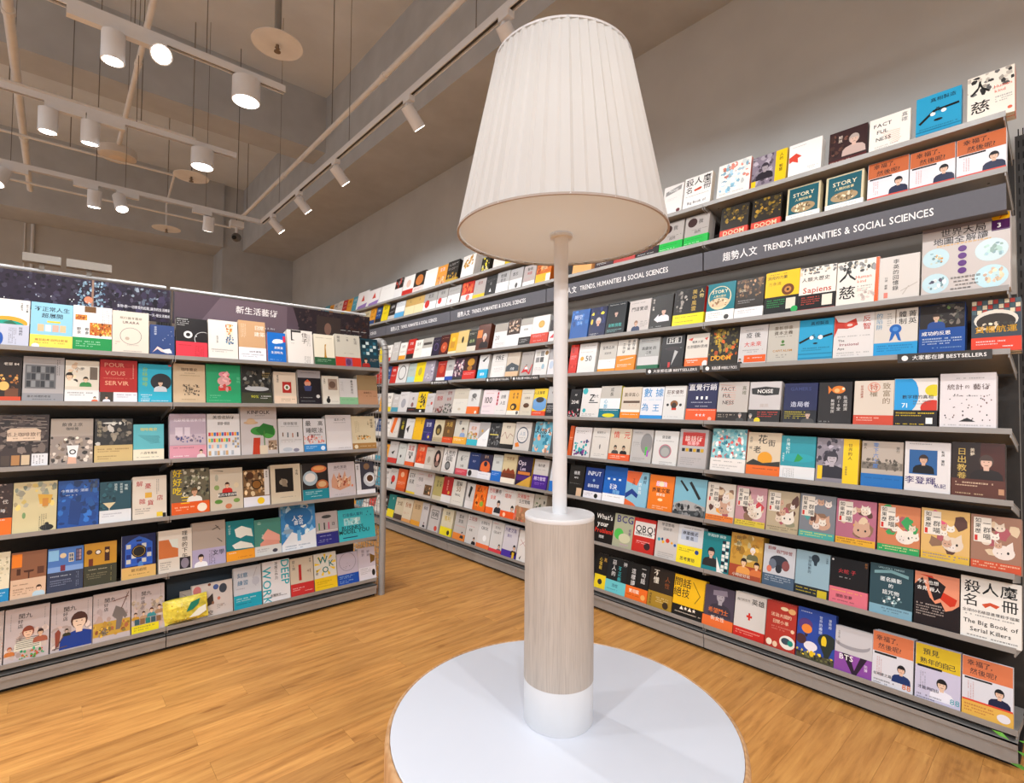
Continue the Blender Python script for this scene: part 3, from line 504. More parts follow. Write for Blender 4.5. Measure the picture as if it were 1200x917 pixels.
R|8|5469|1490|2086|260|1|dark teal anonymous photos book with pale blue foot, sixth on eighth shelf, nearest wall bay|2e4a54|t .5 .94 .07 9cc0c8 UNLUCKY_THINGS/p 7ca8b0 .1 .86 .5 .92 .9 .86 .9 .8 .5 .86 .1 .8/t .5 .72 .13 e8eef0 匿名攝影/t .5 .6 .12 e8eef0 的/t .5 .47 .13 e8eef0 詛咒物/z .3 .22 .75 .4 8 a8c8cc e8ecec 5a7880/r 0 0 1 .2 7ca8bc/g .3 .14 .6 2 345
R|8|3965|1410|2113|160|1|black book with orange flowing hair silhouette, seventh on eighth shelf, nearest wall bay|1e1416|p e09070 0 1 0 .75 .18 .9 .35 .55 .48 .45 .6 .5 .7 .35 .85 .4 1 .5 1 1/p c83418 .1 .95 .3 .92 .5 .6 .8 .45 .9 .48 .95 .6 .6 .7 .4 .95/p 1e1416 .3 .92 .35 .7 .45 .5 .6 .58 .7 .8 .5 .9/t .3 .82 .12 W 今天也想/t .32 .7 .12 W 去見_殺人/g .05 .4 .6 5 c8b8b0
R|8|2383|1687|2285|220|1|large white crime book with huge black characters, eighth on eighth shelf, nearest wall bay|e8e4de|t .5 .84 .29 K 殺人魔/t .16 .62 .28 K 名/t .82 .62 .28 K 冊/p c85030 .36 .58 .5 .63 .66 .6 .6 .55 .5 .58 .42 .53/t .5 .45 .075 K 全球150名極惡連環殺手檔案/t .5 .28 .125 K The_Big_Book_of/t .5 .16 .125 K Serial_Killers/g .08 .05 .85 1 444/g .08 .38 .85 1 666
R|9|13021|1643|2104|160|1|purple portrait book with orange title and band, first on bottom shelf, nearest wall bay|4a4050|f .55 .3 .75 a8a0a8 5a5060 3a3440/p 8a8090 .3 .9 .75 .95 .78 .82 .3 .78/t .5 .42 .17 e87838 希望鬥士/b .26 e87034/t .5 .24 .15 f0d8c8 新女性
R|9|11383|1538|2172|260|1|pale book with a small red cross and red band, bottom shelf|d4d0cc|t .28 .84 .09 555 自己的世界/t .74 .84 .2 222 英雄/r .46 .42 .52 .58 c82c20/r .4 .475 .58 .525 c82c20/b .22 c82820/g .08 .14 .8 2 f0b0a0
R|9|9895|1369|2193|190|1|red book with cream animals and man in goggles, third on bottom shelf, nearest wall bay|b03428|o .6 .88 .13 .04 e8d0a8/o .85 .86 .12 .06 e8b070/t .5 .72 .14 e8c8a8 法治大國的/t .5 .58 .14 e8c8a8 日常小事/g .2 .46 .6 2 d8887a/o .15 .12 .1 .07 f0e4d0/o .35 .1 .08 .06 e8c8a8/o .75 .2 .26 .14 e8e4dc/o .7 .22 .15 .07 3a4a58/o .85 .2 .09 .06 1c8a7a/o .9 .45 .06 .04 e8c8a8
R|9|8359|1582|2256|160|1|deep blue book of hot-air balloons, fourth on bottom shelf, nearest wall bay|2a48a0|r 0 0 1 .14 4a4834/z 0 .05 1 .18 12 e8c83a 2a2c24 6a6a40/o .22 .68 .19 .12 5a3a78/o .26 .6 .14 .09 e88838/p 3a2c28 .2 .5 .3 .5 .27 .44 .23 .44/o .8 .45 .24 .15 26302c/o .72 .44 .07 .11 e8c828/p 26302c .62 .36 .96 .36 .85 .14 .76 .14/o .38 .28 .18 .09 e8e4ec/p e8e4ec .25 .26 .5 .24 .42 .1/o .42 .14 .06 .06 e8c020/o .12 .38 .14 .1 4a2c30/w .62 .92 .1 c8d4f0 世界的盡頭/w .86 .9 .09 c8d4f0 冒險趣/g .08 .92 .3 1 c8d4f0
R|9|6856|1403|1898|220|1|grey and purple book with a large V shape, fifth on bottom shelf, nearest wall bay|c8c6ca|o .45 .68 .5 .16 9c9aa0/o .45 .74 .5 .14 c8c6ca/w .1 .9 .06 777 花樣年華_記錄/b .42 8a4aa0/p 2c1c30 .2 .42 .4 .42 .55 .1 .7 .42 .88 .42 .6 .0 .5 .0/t .32 .34 .22 W BTS/w .85 .3 .1 e8d8f0 防彈
R|9|5441|1406|2126|260|1|orange and white happiness book, leftmost in bottom row, sixth on bottom shelf, nearest wall bay|d8d8e0|r 0 .62 1 1 d87a50/t .35 .88 .17 433 幸福了,/t .42 .73 .17 433 然後呢?/r .05 .57 .6 .61 222/f .72 .14 .46 e0b8a0 1a1a20 1e3468/h .12 .52 .3 3 c99/t .28 .2 .09 444 在相愛之路_/g .05 .08 .5 2 555/t .85 .1 .2 d87a50 88
R|9|3968|1411|2120|260|1|yellow topped lavender book with man in white shirt, seventh on bottom shelf, nearest wall bay|c8c4dc|r 0 .6 1 1 d8b828/t .35 .87 .18 333 預見/t .5 .7 .17 333 熟年的自己/r .05 .58 .6 .62 222/f .6 .06 .54 e0c0a8 1c1a1c e8e8f4/h .12 .5 .3 3 99a/t .3 .22 .1 445 才能夠自由/g .05 .08 .55 2 556/t .88 .12 .2 6aa8b8 88
R|9|2509|1425|2128|160|1|orange happiness book with yellow foot, at end of bottom row, bottom shelf|d8d8e0|r 0 .66 1 1 d87a50/t .35 .9 .16 433 幸福了,/t .42 .76 .16 433 然後呢?/r .05 .62 .6 .65 222/f .74 .26 .44 e0b8a0 1a1a20 1c2040/h .12 .58 .3 3 c99/b .25 e0b050/r 0 .25 1 .28 d84a34/g .05 .18 .55 3 a84830/o .82 .12 .13 .07 e4e0e8
R|1|15691|1252|1930|160|1|white book with grey smudged title, first on top shelf, second wall bay|eeecea|p 999 .1 .82 .9 .95 .88 .8 .1 .68/t .5 .82 .17 eee NOISE/o .82 .12 .1 .06 6a3a40/g .1 .55 .6 2 ccc
R|1|14167|1641|2016|160|1|white crime book with cream page edge, second on top shelf, second wall bay|f6f4f2|t .5 .84 .3 222 殺人魔/t .18 .6 .26 222 名/t .84 .62 .28 222 冊/p c85030 .36 .58 .6 .63 .66 .6 .6 .55 .4 .53/g .08 .4 .85 1 777/t .5 .2 .13 222 Big_Book_of/s d8ccb8
R|2|22470|1680|1860|260|1|pale orange book with orange seal, first on second shelf, second wall bay|f0b070|c .2 .8 .14 d86a30/g .2 .6 .6 4 b86a40
R|2|20611|1455|1860|220|1|red book with dark foot, second on second shelf, second wall bay|c03828|t .5 .7 .16 f0d0c0 紅色/b .3 3a2c30/g .1 .2 .7 2 fff
R|2|19012|1599|1860|220|1|dark book with white title and red band, third on second shelf, second wall bay|302c2c|t .5 .8 .18 W 黑天鵝/b .4 b83430/c .15 .28 .1 fff/g .3 .3 .6 2 fdd
R|2|17357|1577|1860|190|1|cream book with black and red band, fourth on second shelf, second wall bay|d8ccb4|t .5 .7 .16 433 大轉向/g .1 .5 .8 1 555/b .34 2a2426/g .1 .26 .7 2 d84a3a/g .1 .12 .7 1 fff
R|2|15778|1494|1860|160|1|grey book with dark head and bright green band, nearer the lamp, second shelf|b0aaa6|o .3 .78 .2 .15 3a2220/t .65 .78 .2 333 我/g .3 .52 .6 1 444/t .55 .45 .14 444 自然/b .33 1cb848/g .05 .22 .7 1 156030/g .05 .1 .6 1 fff
R|2|14212|1429|1860|220|1|grey book with dark head and bright green band, nearer the divider, second shelf|b0aaa6|o .3 .78 .2 .15 3a2220/t .65 .78 .2 333 我/g .3 .52 .6 1 444/t .55 .45 .14 444 自然/b .33 1cb848/g .05 .22 .7 1 156030/g .05 .1 .6 1 fff
R|3|22776|1574|2108|160|1|royal blue book with pale brush lettering, first on third shelf, second wall bay|1c58a4|z 0 .5 1 1 8 2a6ab8 184a90 3a7ac8/t .4 .75 .24 c8d8f0 時空/t .5 .55 .14 a8c8e8 之海
R|3|21210|1350|2091|160|1|navy book with man in tie, second on third shelf, second wall bay|1a2048|z 0 .5 1 1 6 2a3468 e8d040 1a1c38/f .55 .15 .7 d8a890 c8c4c0 1c2450/g .1 .1 .5 2 ddd
R|3|19752|1470|2172|160|1|black book with young face and teal title, third on third shelf, second wall bay|1a1e22|f .5 .4 .5 d0b0a0 1c1a1c 222/t .5 .3 .17 50b8b0 創新挑戰/g .1 .15 .8 2 9cc/g .1 .93 .8 1 ddd
R|3|18005|1530|2089|160|1|light grey book with seated man in navy shirt, fourth on third shelf, second wall bay|c8c0bc|t .5 .72 .19 222 門道實遊/g .1 .9 .6 1 666/f .4 .04 .4 d0a890 8a6a54 28385c/g .6 .3 .3 4 666
R|3|16467|1460|2134|190|1|black book with smiling man in white shirt, fifth on third shelf, second wall bay|26221f|w .12 .92 .1 e8e0d8 郭台_台灣/f .62 .22 .55 d8b09c 1c1a1c e4e0e8/p e4e0e8 .2 .3 .4 .45 .4 .2/g .05 .08 .5 1 bbb
R|3|14714|1884|2264|260|1|black book with golden characters and yellow band, sixth on third shelf, second wall bay|222020|z .1 .4 .45 .95 8 6a6460 3a3634 a8a098/w .66 .95 .17 c8a850 美中風雲/w .88 .95 .15 e0c880 人物/b .32 f0e018/g .08 .24 .7 1 333/g .08 .12 .6 1 333/s c8281e
R|4|23309|694|2116|220|1|bright red book, first on fourth shelf, second wall bay|d02c20|z 0 .2 1 1 6 b82418 e84a3a/g .1 .6 .8 3 fbb
R|4|22110|1491|2116|220|1|white book with big black 50, second on fourth shelf, second wall bay|e4e2e0|t .6 .5 .36 222 50/c .22 .5 .1 d8a030/g .1 .9 .8 1 666/g .1 .7 .7 1 888
R|4|20403|1381|2074|190|1|grey and white book with orange foot, third on fourth shelf, second wall bay|c4c0b8|t .5 .8 .17 444 強勢品牌/t .5 .62 .13 555 成長學/r 0 0 1 .42 W/z3 .1 .22 .9 .35 5 222 d87020/b .12 e89018
R|4|18958|1414|2081|160|1|white book with orange lower half, fourth on fourth shelf, second wall bay|dcd8d0|w .6 .98 .16 222 麥肯錫/w .85 .98 .16 222 高效率/w .35 .9 .16 222 工作術/b .5 ec8a18/l .2 .35 .9 .42 W/g .1 .2 .7 2 fff
R|4|17333|1449|2021|220|1|grey book with dark green foot, fifth on fourth shelf, second wall bay|a8aaa8|g .1 .92 .8 1 222/t .5 .68 .16 222 高績效_的/z3 .3 .4 .6 .6 5 fff 777/r .45 .28 .6 .4 6a2c1c/r 0 0 1 .42 ccc/b .16 1c6a48/t .5 .55 .13 333 主管
R|4|15729|1455|2032|220|1|black book with framed white title and glow, sixth on fourth shelf, second wall bay|181416|r .2 .75 .85 .95 ccc/r .23 .77 .82 .93 181416/t .52 .85 .22 W 抖音/p b8b8b8 .5 .1 .75 .5 .6 .55/r .35 .03 .45 .2 c03030/g .2 .6 .7 1 999/o .5 .6 .3 .06 2c2024
R|4|14212|1345|1959|220|1|cream book with red doodles and orange foot, seventh on fourth shelf, second wall bay|d8d2c8|p c84838 .05 .85 .3 .9 .25 .8/p c84838 .8 .85 .95 .88 .9 .78/t .5 .76 .12 333 電商人妻/t .5 .62 .15 333 社群圈粉思維/b .28 ec6c28/g .08 .2 .5 2 fff/o .9 .1 .12 .1 ddd
R|5|23148|965|1995|190|1|black book with white 2041, first on fifth shelf, second wall bay|1c1a1c|t .5 .55 .36 e8e4e0 2041/t .5 .8 .2 d8d4d0 AI/z 0 .0 1 .3 6 d84a60 c8c0c0 333
R|5|21784|1553|2046|260|1|white book with large Z and teal dots, second on fifth shelf, second wall bay|e0dedc|t .55 .68 .42 222 Z/c .15 .9 .14 3ab0b8/c .2 .25 .09 3ab0b8/t .75 .72 .14 222 世代/g .1 .12 .7 2 555/r .4 .5 .9 .53 333
R|5|20188|1607|2152|260|1|grey and blue book with teal and yellow band, third on fifth shelf, second wall bay|c0bcb4|w .55 .95 .18 444 成長/t .35 .5 .24 3a98c8 駭客/r 0 .3 1 .62 e4ecf0/w .3 .6 .2 3aa0c8 心態/b .3 1a7488/o .5 .1 .3 .06 e0d828/g .1 .25 .8 1 fff/s d8d030
R|5|18583|1415|2043|260|1|beige book with brown strip and orange foot, fourth on fifth shelf, second wall bay|d4c8b8|t .5 .76 .19 6a5a4a 贏得真心/r .1 .5 .95 .57 5a4638/z3 .1 .4 .9 .48 6 b86a50 d89a70/b .22 f08a20/g .1 .14 .8 1 fff/r 0 .22 1 .3 f0ece4
R|5|17082|1497|2010|260|1|white book with huge blue characters, fifth on fifth shelf, second wall bay|e0e4ec|t .28 .82 .4 3a8cc8 數/t .8 .82 .36 3a8cc8 據/t .2 .38 .34 3a8cc8 為/t .7 .36 .32 3a8cc8 王/b .14 2a90d8/g .1 .6 .8 1 8bd
R|5|15609|1364|2037|160|1|white casino book with dealer figure, sixth on fifth shelf, second wall bay|dcdcda|t .5 .82 .19 5a3c34 莊家優勢/o .5 .48 .18 .1 8a5a34/o .5 .42 .12 .1 3a3028/c .2 .45 .06 333/c .8 .45 .06 333/r .4 .3 .62 .36 c83828/g .1 .7 .8 1 999/g .1 .1 .6 1 aaa
R|5|13954|1739|2182|220|1|navy book with orange band and row of white figures, fifth shelf|262850|t .5 .88 .23 f0f0f4 直覺行銷/k .3 .56 .7 .65 5 1 fff 262850/g .15 .48 .7 1 dde/g .3 .38 .4 1 dde/b .32 ec5a28/g .05 .28 .9 1 fdc/t .5 .16 .12 fdd ★★★/c .82 .07 .06 fba
R|6|23495|339|2116|260|0|dark orange book beside the pole, first on sixth shelf, second wall bay|c85420|g .1 .6 .8 2 fdb
R|6|22489|1468|2046|190|1|white book with teal shapes, second on sixth shelf, second wall bay|dcd8d8|z .05 .05 .9 .55 10 1a9aa0 2a3c70 7a3a80/g .1 .85 .7 2 333
R|6|20952|1370|2055|220|1|plain white book with small tree print, third on sixth shelf, second wall bay|d8d4ce|t .5 .85 .13 333 給陌生人/g .1 .7 .7 1 777/o .5 .4 .04 .08 777/g .2 .15 .6 2 999
R|6|19400|1588|2077|260|1|cream book with two men and orange band, fourth on sixth shelf, second wall bay|d4c6b0|t .3 .8 .3 c83828 情/t .8 .8 .3 c83828 元/f .3 .2 .34 b89880 333 444/f .7 .2 .34 b89880 333 222/b .22 e86034/g .1 .14 .7 2 fed
R|6|17801|1471|2064|220|1|grey book with silver ellipse and rainbow edge, fifth on sixth shelf, second wall bay|bcbab8|o .72 .6 .28 .3 8a8a8a/r .68 .25 .78 .5 50c050/r .76 .22 .84 .4 b050c0/g .1 .9 .5 1 666/g .08 .6 .3 3 888/g .1 .14 .6 2 888
R|6|16186|1562|2053|220|1|white book with a rainbow ring, sixth on sixth shelf, second wall bay|d8d8d6|t .5 .82 .12 333 價值觀/g .1 .7 .7 1 555/c .5 .42 .26 c86a80/c .5 .42 .23 8a8c8c/c .5 .4 .17 a8aaa8/g .3 .1 .5 2 888
R|6|14476|1675|2220|220|1|grey book with red boxes and black dots, seventh on sixth shelf, second wall bay|b8b4b4|z2 .1 .55 .9 .95 c83028/r .1 .58 .9 .92 c03028/t .5 .76 .2 f0d8d0 談話術/k .1 .42 .9 .52 6 1 222 c8a020/t .5 .64 .14 fcc 採購學/g .1 .25 .7 3 888/g .1 .1 .4 1 888
R|7|23001|1282|2092|160|1|black book with small white title, first on seventh shelf, second wall bay|24221f|t .5 .75 .2 ddd 極黑/t .5 .6 .12 ccc MIND/r .6 .02 .95 .28 d8b898/g .1 .4 .7 1 888
R|7|21488|1502|2056|260|1|navy book with white foot, second on seventh shelf, second wall bay|1e3a80|t .5 .82 .26 e0e8f8 INPUT/c .5 .6 .06 8ac/t .5 .42 .16 d8e4f8 最高學習/b .24 e4e4ec/c .7 .12 .1 222/g .1 .16 .4 2 556
R|7|19809|1709|2284|220|1|bright blue book with row of pale dots, third on seventh shelf, second wall bay|1a5ab0|k .15 .62 .9 .68 6 1 d8ecf8 1a5ab0/t .4 .44 .22 f0f4fc 解決/t .6 .3 .16 8ac4f0 問題/b .24 eef0f4/g .1 .16 .7 1 888/r 0 .24 .3 .6 1c66c0
R|7|18165|1546|2139|160|1|orange and light blue swirl book, fourth on seventh shelf, second wall bay|88bcd4|p e06838 0 1 .7 1 .5 .6 0 .7/p 203c88 0 .35 .3 .5 .6 .35 .55 .25 .3 .35 .0 .2/p e06838 0 0 .0 .2 .4 .1 .6 0/w .85 .9 .16 223 最好/w .65 .7 .15 e8f0f4 的告別/w .35 .8 .14 223 工作
R|7|16486|1614|2084|260|1|orange essay skills book with white title, fifth on seventh shelf, second wall bay|e8791c|t .5 .76 .2 fdf 最_強/c .5 .76 .1 f0e4c0/t .5 .58 .18 3a2014 商業文案/t .5 .46 .12 fed 撰寫法/o .5 .32 .1 .04 fda/g .2 .12 .6 2 fdb
R|7|14659|1919|2120|190|1|sky blue and grey book with slanted black strips, sixth on seventh shelf, second wall bay|7cb4c8|r 0 0 1 .3 3a3e40/p a8a8a8 0 .3 .4 .42 1 .3 1 .2 0 .1/z 0 .02 1 .28 10 222 5a5e60 888/p 222 .15 .9 .2 .93 .45 .68 .4 .64/p 222 .45 .88 .52 .92 .85 .5 .78 .46/s 2a6a78
R|8|20581|1438|1968|160|1|black book with bold white and red question, first on eighth shelf, second wall bay|1a1614|t .45 .85 .3 W What's/t .4 .62 .3 W your/t .5 .4 .28 e03828 Problem?/t .4 .2 .14 ddd 問題/g .6 .9 .3 1 888
R|8|19129|1434|2042|220|1|green-grey book with green disc, second on eighth shelf, second wall bay|a8aa90|t .55 .86 .42 3a3478 BCG/c .3 .4 .24 50b850/o .6 .3 .3 .14 c8c8a8/w .85 .6 .14 5a3a78 經營/g .4 .1 .4 2 c8c
R|8|17645|1503|2022|260|1|red and white question book, third on eighth shelf, second wall bay|c02c24|r .06 .48 1 .9 e4e0dc/t .55 .7 .38 222 QBQ!/t .5 .55 .11 222 問題背後的問題/c .7 .22 .14 3a2024/g .2 .32 .6 2 fcc
R|8|16104|1386|2102|220|1|light grey book with coloured dots, fourth on eighth shelf, second wall bay|c8c4c0|t .5 .92 .15 555 學習策略/t .5 .8 .14 777 圖解學/c .15 .5 .07 3aa0b0/c .35 .45 .06 e8b020/c .55 .5 .09 c83828/c .75 .46 .05 e8a020/c .9 .42 .06 2a5aa0/o .3 .52 .05 .04 1c4a78/g .15 .15 .7 3 888
R|8|14656|1488|2128|220|1|white business book with yellow lower half, fifth on eighth shelf, second wall bay|d4d8dc|r .12 .62 .8 .88 b8c4d8/t .48 .8 .15 223 商業模式/t .48 .68 .14 223 圖_鑑/g .2 .93 .7 1 555/b .48 f0dc28/g .08 .38 .6 2 223/c .8 .36 .08 24448c/t .45 .14 .15 223 思考實驗
R|9|20848|868|2178|220|1|black book with yellow foot, first on bottom shelf, second wall bay|1e1c1a|w .4 .9 .3 d8b848 心理戰/w .8 .9 .3 c8a050 黑/b .4 ecd428/c .5 .2 .2 333
R|9|19642|1524|2132|260|1|black psychology book with cyan band, second on bottom shelf, second wall bay|1e2224|w .35 .95 .22 ddd 惡人的/w .65 .8 .2 3aa8b0 不正義/w .88 .95 .2 ddd 神/b .36 6cc8d0/t .5 .22 .14 246 恐慌_/g .1 .1 .6 1 246
R|9|18098|1533|2151|160|1|black book with orange band, third on bottom shelf, second wall bay|1c1c1c|w .3 .85 .22 ddd 這樣讀/w .75 .97 .22 ddd 一句話/b .36 ec7028/t .4 .24 .16 fed 實用案/c .82 .14 .1 f0b060/g .05 .12 .6 1 310
R|9|16496|1574|2226|160|1|dark brown sales book with gold foot, fourth on bottom shelf, second wall bay|2c221a|w .28 .97 .26 e8e0d0 不懂/w .75 .85 .22 8a4a24 人性/b .4 a8842c/w .12 .35 .1 432 銷售就是/g .35 .26 .5 3 e8d8a0/c .75 .12 .12 3a2c1c
R|9|14727|1871|2196|160|1|yellow interview skills book with black foot, fifth on bottom shelf, second wall bay|f0bc18|t .28 .82 .28 K 問話/t .26 .58 .28 K 絕技/l .6 .9 .85 .6 8a6a10/l .85 .6 .7 .4 8a6a10/b .28 1a1814/t .5 .22 .13 fed ▲★▲★/g .1 .1 .8 1 fed/s c89810
R|1|56130|2783|2234|180|1|white book with red triangle and violet foot, left copy, top shelf|f2f0f0|p d85040 .4 .45 .55 .8 .7 .45/p 9a7ac0 .2 .2 1 .3 .9 0 .1 0
R|1|53298|2849|2024|180|1|white book with red triangle and violet foot, right copy, top shelf|f2f0f0|p d85040 .4 .45 .55 .8 .7 .45/p 9a7ac0 .2 .2 1 .3 .9 0 .1 0
R|1|50136|3243|2018|200|1|blank white book, ninth left of lamp, top wall shelf|f4f4f2|g .2 .8 .5 1 ccc
R|1|47656|1686|2284|180|1|black topped white book, eighth left of lamp, top wall shelf|ececec|r 0 .5 1 1 2a2422/z 0 .6 1 .95 5 c84030 888
R|1|45660|2101|2179|220|1|white book with red band, seventh left of lamp, top wall shelf|f0eeec|b .3 c83028/c .5 .6 .2 e8c8b8
R|1|43605|1978|2228|220|1|black book with orange emblem, sixth left of lamp, top wall shelf|2c2824|o .5 .6 .35 .25 c87838/b .3 e8dcd8/g .1 .2 .7 2 c83028
R|1|41530|2141|2049|180|1|plain white paperback, fifth left of lamp, top wall shelf|f4f2ee|g .2 .85 .5 1 ddd
R|1|39617|1664|2002|160|1|orange photo book, fourth left of lamp, top wall shelf|e8a040|t .5 .8 .24 fdf 生活/z .1 .1 .9 .5 6 d8704a e0a080 f0c0a0
R|1|37891|1756|2109|180|1|black book with gold foot, third left of lamp, top wall shelf|2c2a28|g .1 .85 .8 2 eee/g .1 .65 .8 2 ccc/z .1 .1 .9 .45 6 b89030 555/b .18 c8a038
R|1|35530|1840|2111|160|1|white book with golden square, second left of lamp, top wall shelf|f2f0ec|z .15 .5 .85 .9 9 c89838 b08028/g .1 .3 .5 1 ccc
R|1|33004|1119|1315|180|1|black and yellow book, first left of lamp, top wall shelf|26241c|z .1 .1 .9 .95 8 e8d820 333 e8e0a0
R|2|47256|1888|1860|180|1|white book with light blue foot, thirteenth left of lamp, second wall shelf|d0d4d8|r 0 .4 1 .7 f0f0f0/b .35 58a8d8/g .1 .85 .7 1 888
R|2|45276|1868|1860|220|1|tan and cream book, left of two, twelfth left of lamp, second wall shelf|c8a460|r 0 0 1 .55 ecdcb0/w .5 .9 .18 4a3a20 人
R|2|43489|1675|1860|180|1|tan and cream book, right of two, eleventh left of lamp, second wall shelf|c8a460|r 0 0 1 .55 ecdcb0/w .5 .9 .18 4a3a20 人
R|2|41516|2251|1860|180|1|grey book with red blot, left copy, tenth left of lamp, second wall shelf|a8a6a4|r 0 0 1 .5 ececec/t .5 .8 .2 555 黑洞/c .3 .4 .18 c83028/g .3 .1 .5 1 888
R|2|39467|1671|1860|200|1|grey book with red blot, right copy, ninth left of lamp, second wall shelf|a8a6a4|r 0 0 1 .5 ececec/t .5 .8 .2 555 黑洞/c .3 .4 .18 c83028/g .3 .1 .5 1 888
R|2|37596|1904|1829|140|1|grey topped white book, eighth left of lamp, second wall shelf|a8a6a4|r 0 0 1 .55 f0f0f0/g .1 .8 .8 2 555/o .3 .25 .06 .1 8a3a40
R|2|35562|1686|1860|140|1|vivid red book with white foot, seventh left of lamp, second wall shelf|c83020|z 0 .4 1 .95 6 e86838 a82818/b .36 ececec/c .6 .2 .16 d87060
R|2|33854|1578|1780|220|1|grey book with yellow foot and red flecks, sixth left of lamp, second wall shelf|b8b0ac|t .5 .8 .2 833 經濟/z3 .1 .35 .9 .5 6 c83028 333/b .24 f0c81c
R|2|32340|1429|1812|160|1|black book with tiny white triangles, fifth left of lamp, second wall shelf|242424|g .1 .8 .8 3 777/p eee .4 .2 .5 .38 .6 .2/t .5 .6 .2 888 影
R|2|30841|1548|1860|180|1|light grey book with bold black title, fourth left of lamp, second wall shelf|b4b4b4|t .5 .8 .24 222 地緣/t .5 .6 .2 222 政治/r 0 0 1 .5 f0f0f0
R|2|29266|1470|1805|220|1|light grey book with doorway drawing, third left of lamp, second wall shelf|b4b2b2|r 0 0 1 .5 f0f0f0/t .4 .75 .22 444 意志/o .6 .2 .1 .12 555
R|2|27738|1316|1738|160|1|grey book with black and pink title, second left of lamp, second wall shelf|b8b0ae|t .5 .82 .22 222 槍砲/t .5 .62 .2 a83838 病菌/g .1 .4 .8 3 c88/r 0 0 1 .25 f0eeee
R|2|26233|1525|1526|180|1|orange book with yellow foot, first left of lamp, second wall shelf|d06a20|z 0 .5 1 1 6 e88838 a84818/r 0 0 1 .5 f0b820/z3 .2 .15 .6 .4 7 222 443/r .7 0 1 .45 f4e8d8/t .5 .8 .24 f4d0a0 帝國
R|3|41939|1841|1977|160|1|grey and white book with dark title strip, twelfth left of lamp, third wall shelf|b8b4ac|r 0 0 1 .5 ececea/r .1 .65 .9 .78 4a4440/z3 .1 .1 .9 .35 5 8a6a40 444
R|3|40365|1276|1871|180|1|dark navy book with violet ring, eleventh left of lamp, third wall shelf|2a2438|c .5 .5 .3 5a4a78/c .5 .5 .22 2a2438/g .1 .85 .7 1 aaa
R|3|38986|1463|1966|160|1|maroon book with orange disc, tenth left of lamp, third wall shelf|4a1c18|c .5 .4 .34 c0502c/g .15 .85 .7 1 d8a890/t .5 .4 .2 f0c8a8 紅
R|3|37626|1226|2028|200|1|golden yellow book with brown label, ninth left of lamp, third wall shelf|d8a828|r .2 .3 .7 .6 c89030/b .15 e8dcc0/o .5 .7 .2 .1 f0c840
R|3|36228|1548|2112|140|1|cream gold book with ink figure, eighth left of lamp, third wall shelf|d8bc78|o .5 .6 .1 .14 2a2418/l .5 .6 .4 .3 2a2418/l .5 .6 .62 .35 2a2418/r 0 0 1 .45 e0c890
R|3|34821|1245|1989|140|1|dark green book with cream foot, seventh left of lamp, third wall shelf|2c2c24|g .1 .85 .7 2 d8d8c0/t .5 .5 .28 a8b878 森林/b .28 d8d0c0
R|3|33348|1681|2342|220|1|brown cover with bearded man in suit, sixth left of lamp, third wall shelf|5a2c1c|f .62 .1 .7 d8a890 c8c0b8 241c1c/r 0 .5 .4 .8 d87c30
R|3|31129|1571|2134|180|1|white book with pencilled 20, fifth left of lamp, third wall shelf|e2e0e0|r 0 .68 1 1 a8a096/t .3 .45 .32 888 20/g .15 .2 .7 3 aaa
R|3|29583|1500|2325|180|1|brown photo book with white foot, fourth left of lamp, third wall shelf|3c2c24|z .1 .55 .9 .95 10 b08a68 6a4a38 d8c0a8/t .4 .6 .16 e8d8c8 Salt/b .45 e8e8ea
R|3|28162|1311|2192|160|1|grey topped white book with black band, third left of lamp, third wall shelf|a8a49c|r 0 .3 1 .75 ececea/t .5 .6 .15 444 論自由/b .32 2a2626/g .1 .22 .7 3 ccc
R|3|26602|1778|2201|200|1|white book with gold medallion and red band, second left of lamp, third wall shelf|e4e2de|o .55 .7 .18 .13 d0a048/o .55 .7 .13 .09 d8b058/b .38 d04028/g .1 .3 .7 2 fcc/g .2 .12 .6 1 fcc/s d0d4d8
R|3|25319|548|1722|190|0|dark topped white book beside the pole, first left of lamp, third wall shelf|332c2e|r 0 0 1 .5 e8e4e4/p c83040 .2 .2 .9 .4 .9 .2
R|4|46643|2115|2116|140|1|white book with a sketched black circle, fourteenth left of lamp, fourth wall shelf|dededc|c .5 .55 .36 555/c .5 .55 .31 dededc/g .2 .2 .5 1 888
R|4|44711|1424|2041|180|0|pale green book with pale cyan foot, thirteenth left of lamp, fourth wall shelf|b8c4bc|b .32 9cd0dc/g .1 .7 .7 3 888
R|4|43166|1635|2065|160|1|bright yellow book with grey figure, twelfth left of lamp, fourth wall shelf|f0d418|o .5 .55 .2 .2 b8a848/b .3 f4e020/g .1 .85 .6 1 555
R|4|41516|1633|2116|220|1|lilac grey book, eleventh left of lamp, fourth wall shelf|a8a0b0|z .1 .2 .9 .8 7 c8c4cc 6a6478 e0dce0/g .1 .88 .7 1 444
R|4|39430|1397|1935|200|1|red book with white foot, tenth left of lamp, fourth wall shelf|a8281c|o .5 .6 .28 .2 c84c34/b .2 ececec/g .1 .85 .7 1 fcc
R|4|38120|1201|1995|180|1|grey book with blue foot, ninth left of lamp, fourth wall shelf|b4b2b0|t .5 .7 .22 444 原則/b .22 2c4ca8/r 0 .22 1 .5 dcdcdc
R|4|36773|1472|2055|160|1|crowded portraits book in purple tones, eighth left of lamp, fourth wall shelf|4a3444|z .0 .2 1 .9 16 c8a0a0 2a1c28 e8d8d8 885078/b .15 333
R|4|35145|1753|2116|140|1|brown book with golden figure and red band, seventh left of lamp, fourth wall shelf|3c2420|o .55 .75 .28 .16 c8902c/o .5 .5 .2 .1 a87028/b .4 d03028/g .1 .28 .8 2 fcc
R|4|33263|1282|2116|140|1|white book with cyan foot and ink sweep, sixth left of lamp, fourth wall shelf|dcdcdc|p 222 .3 .75 .9 .95 .5 .7/b .4 2ab0dc/t .5 .2 .22 fff 精準
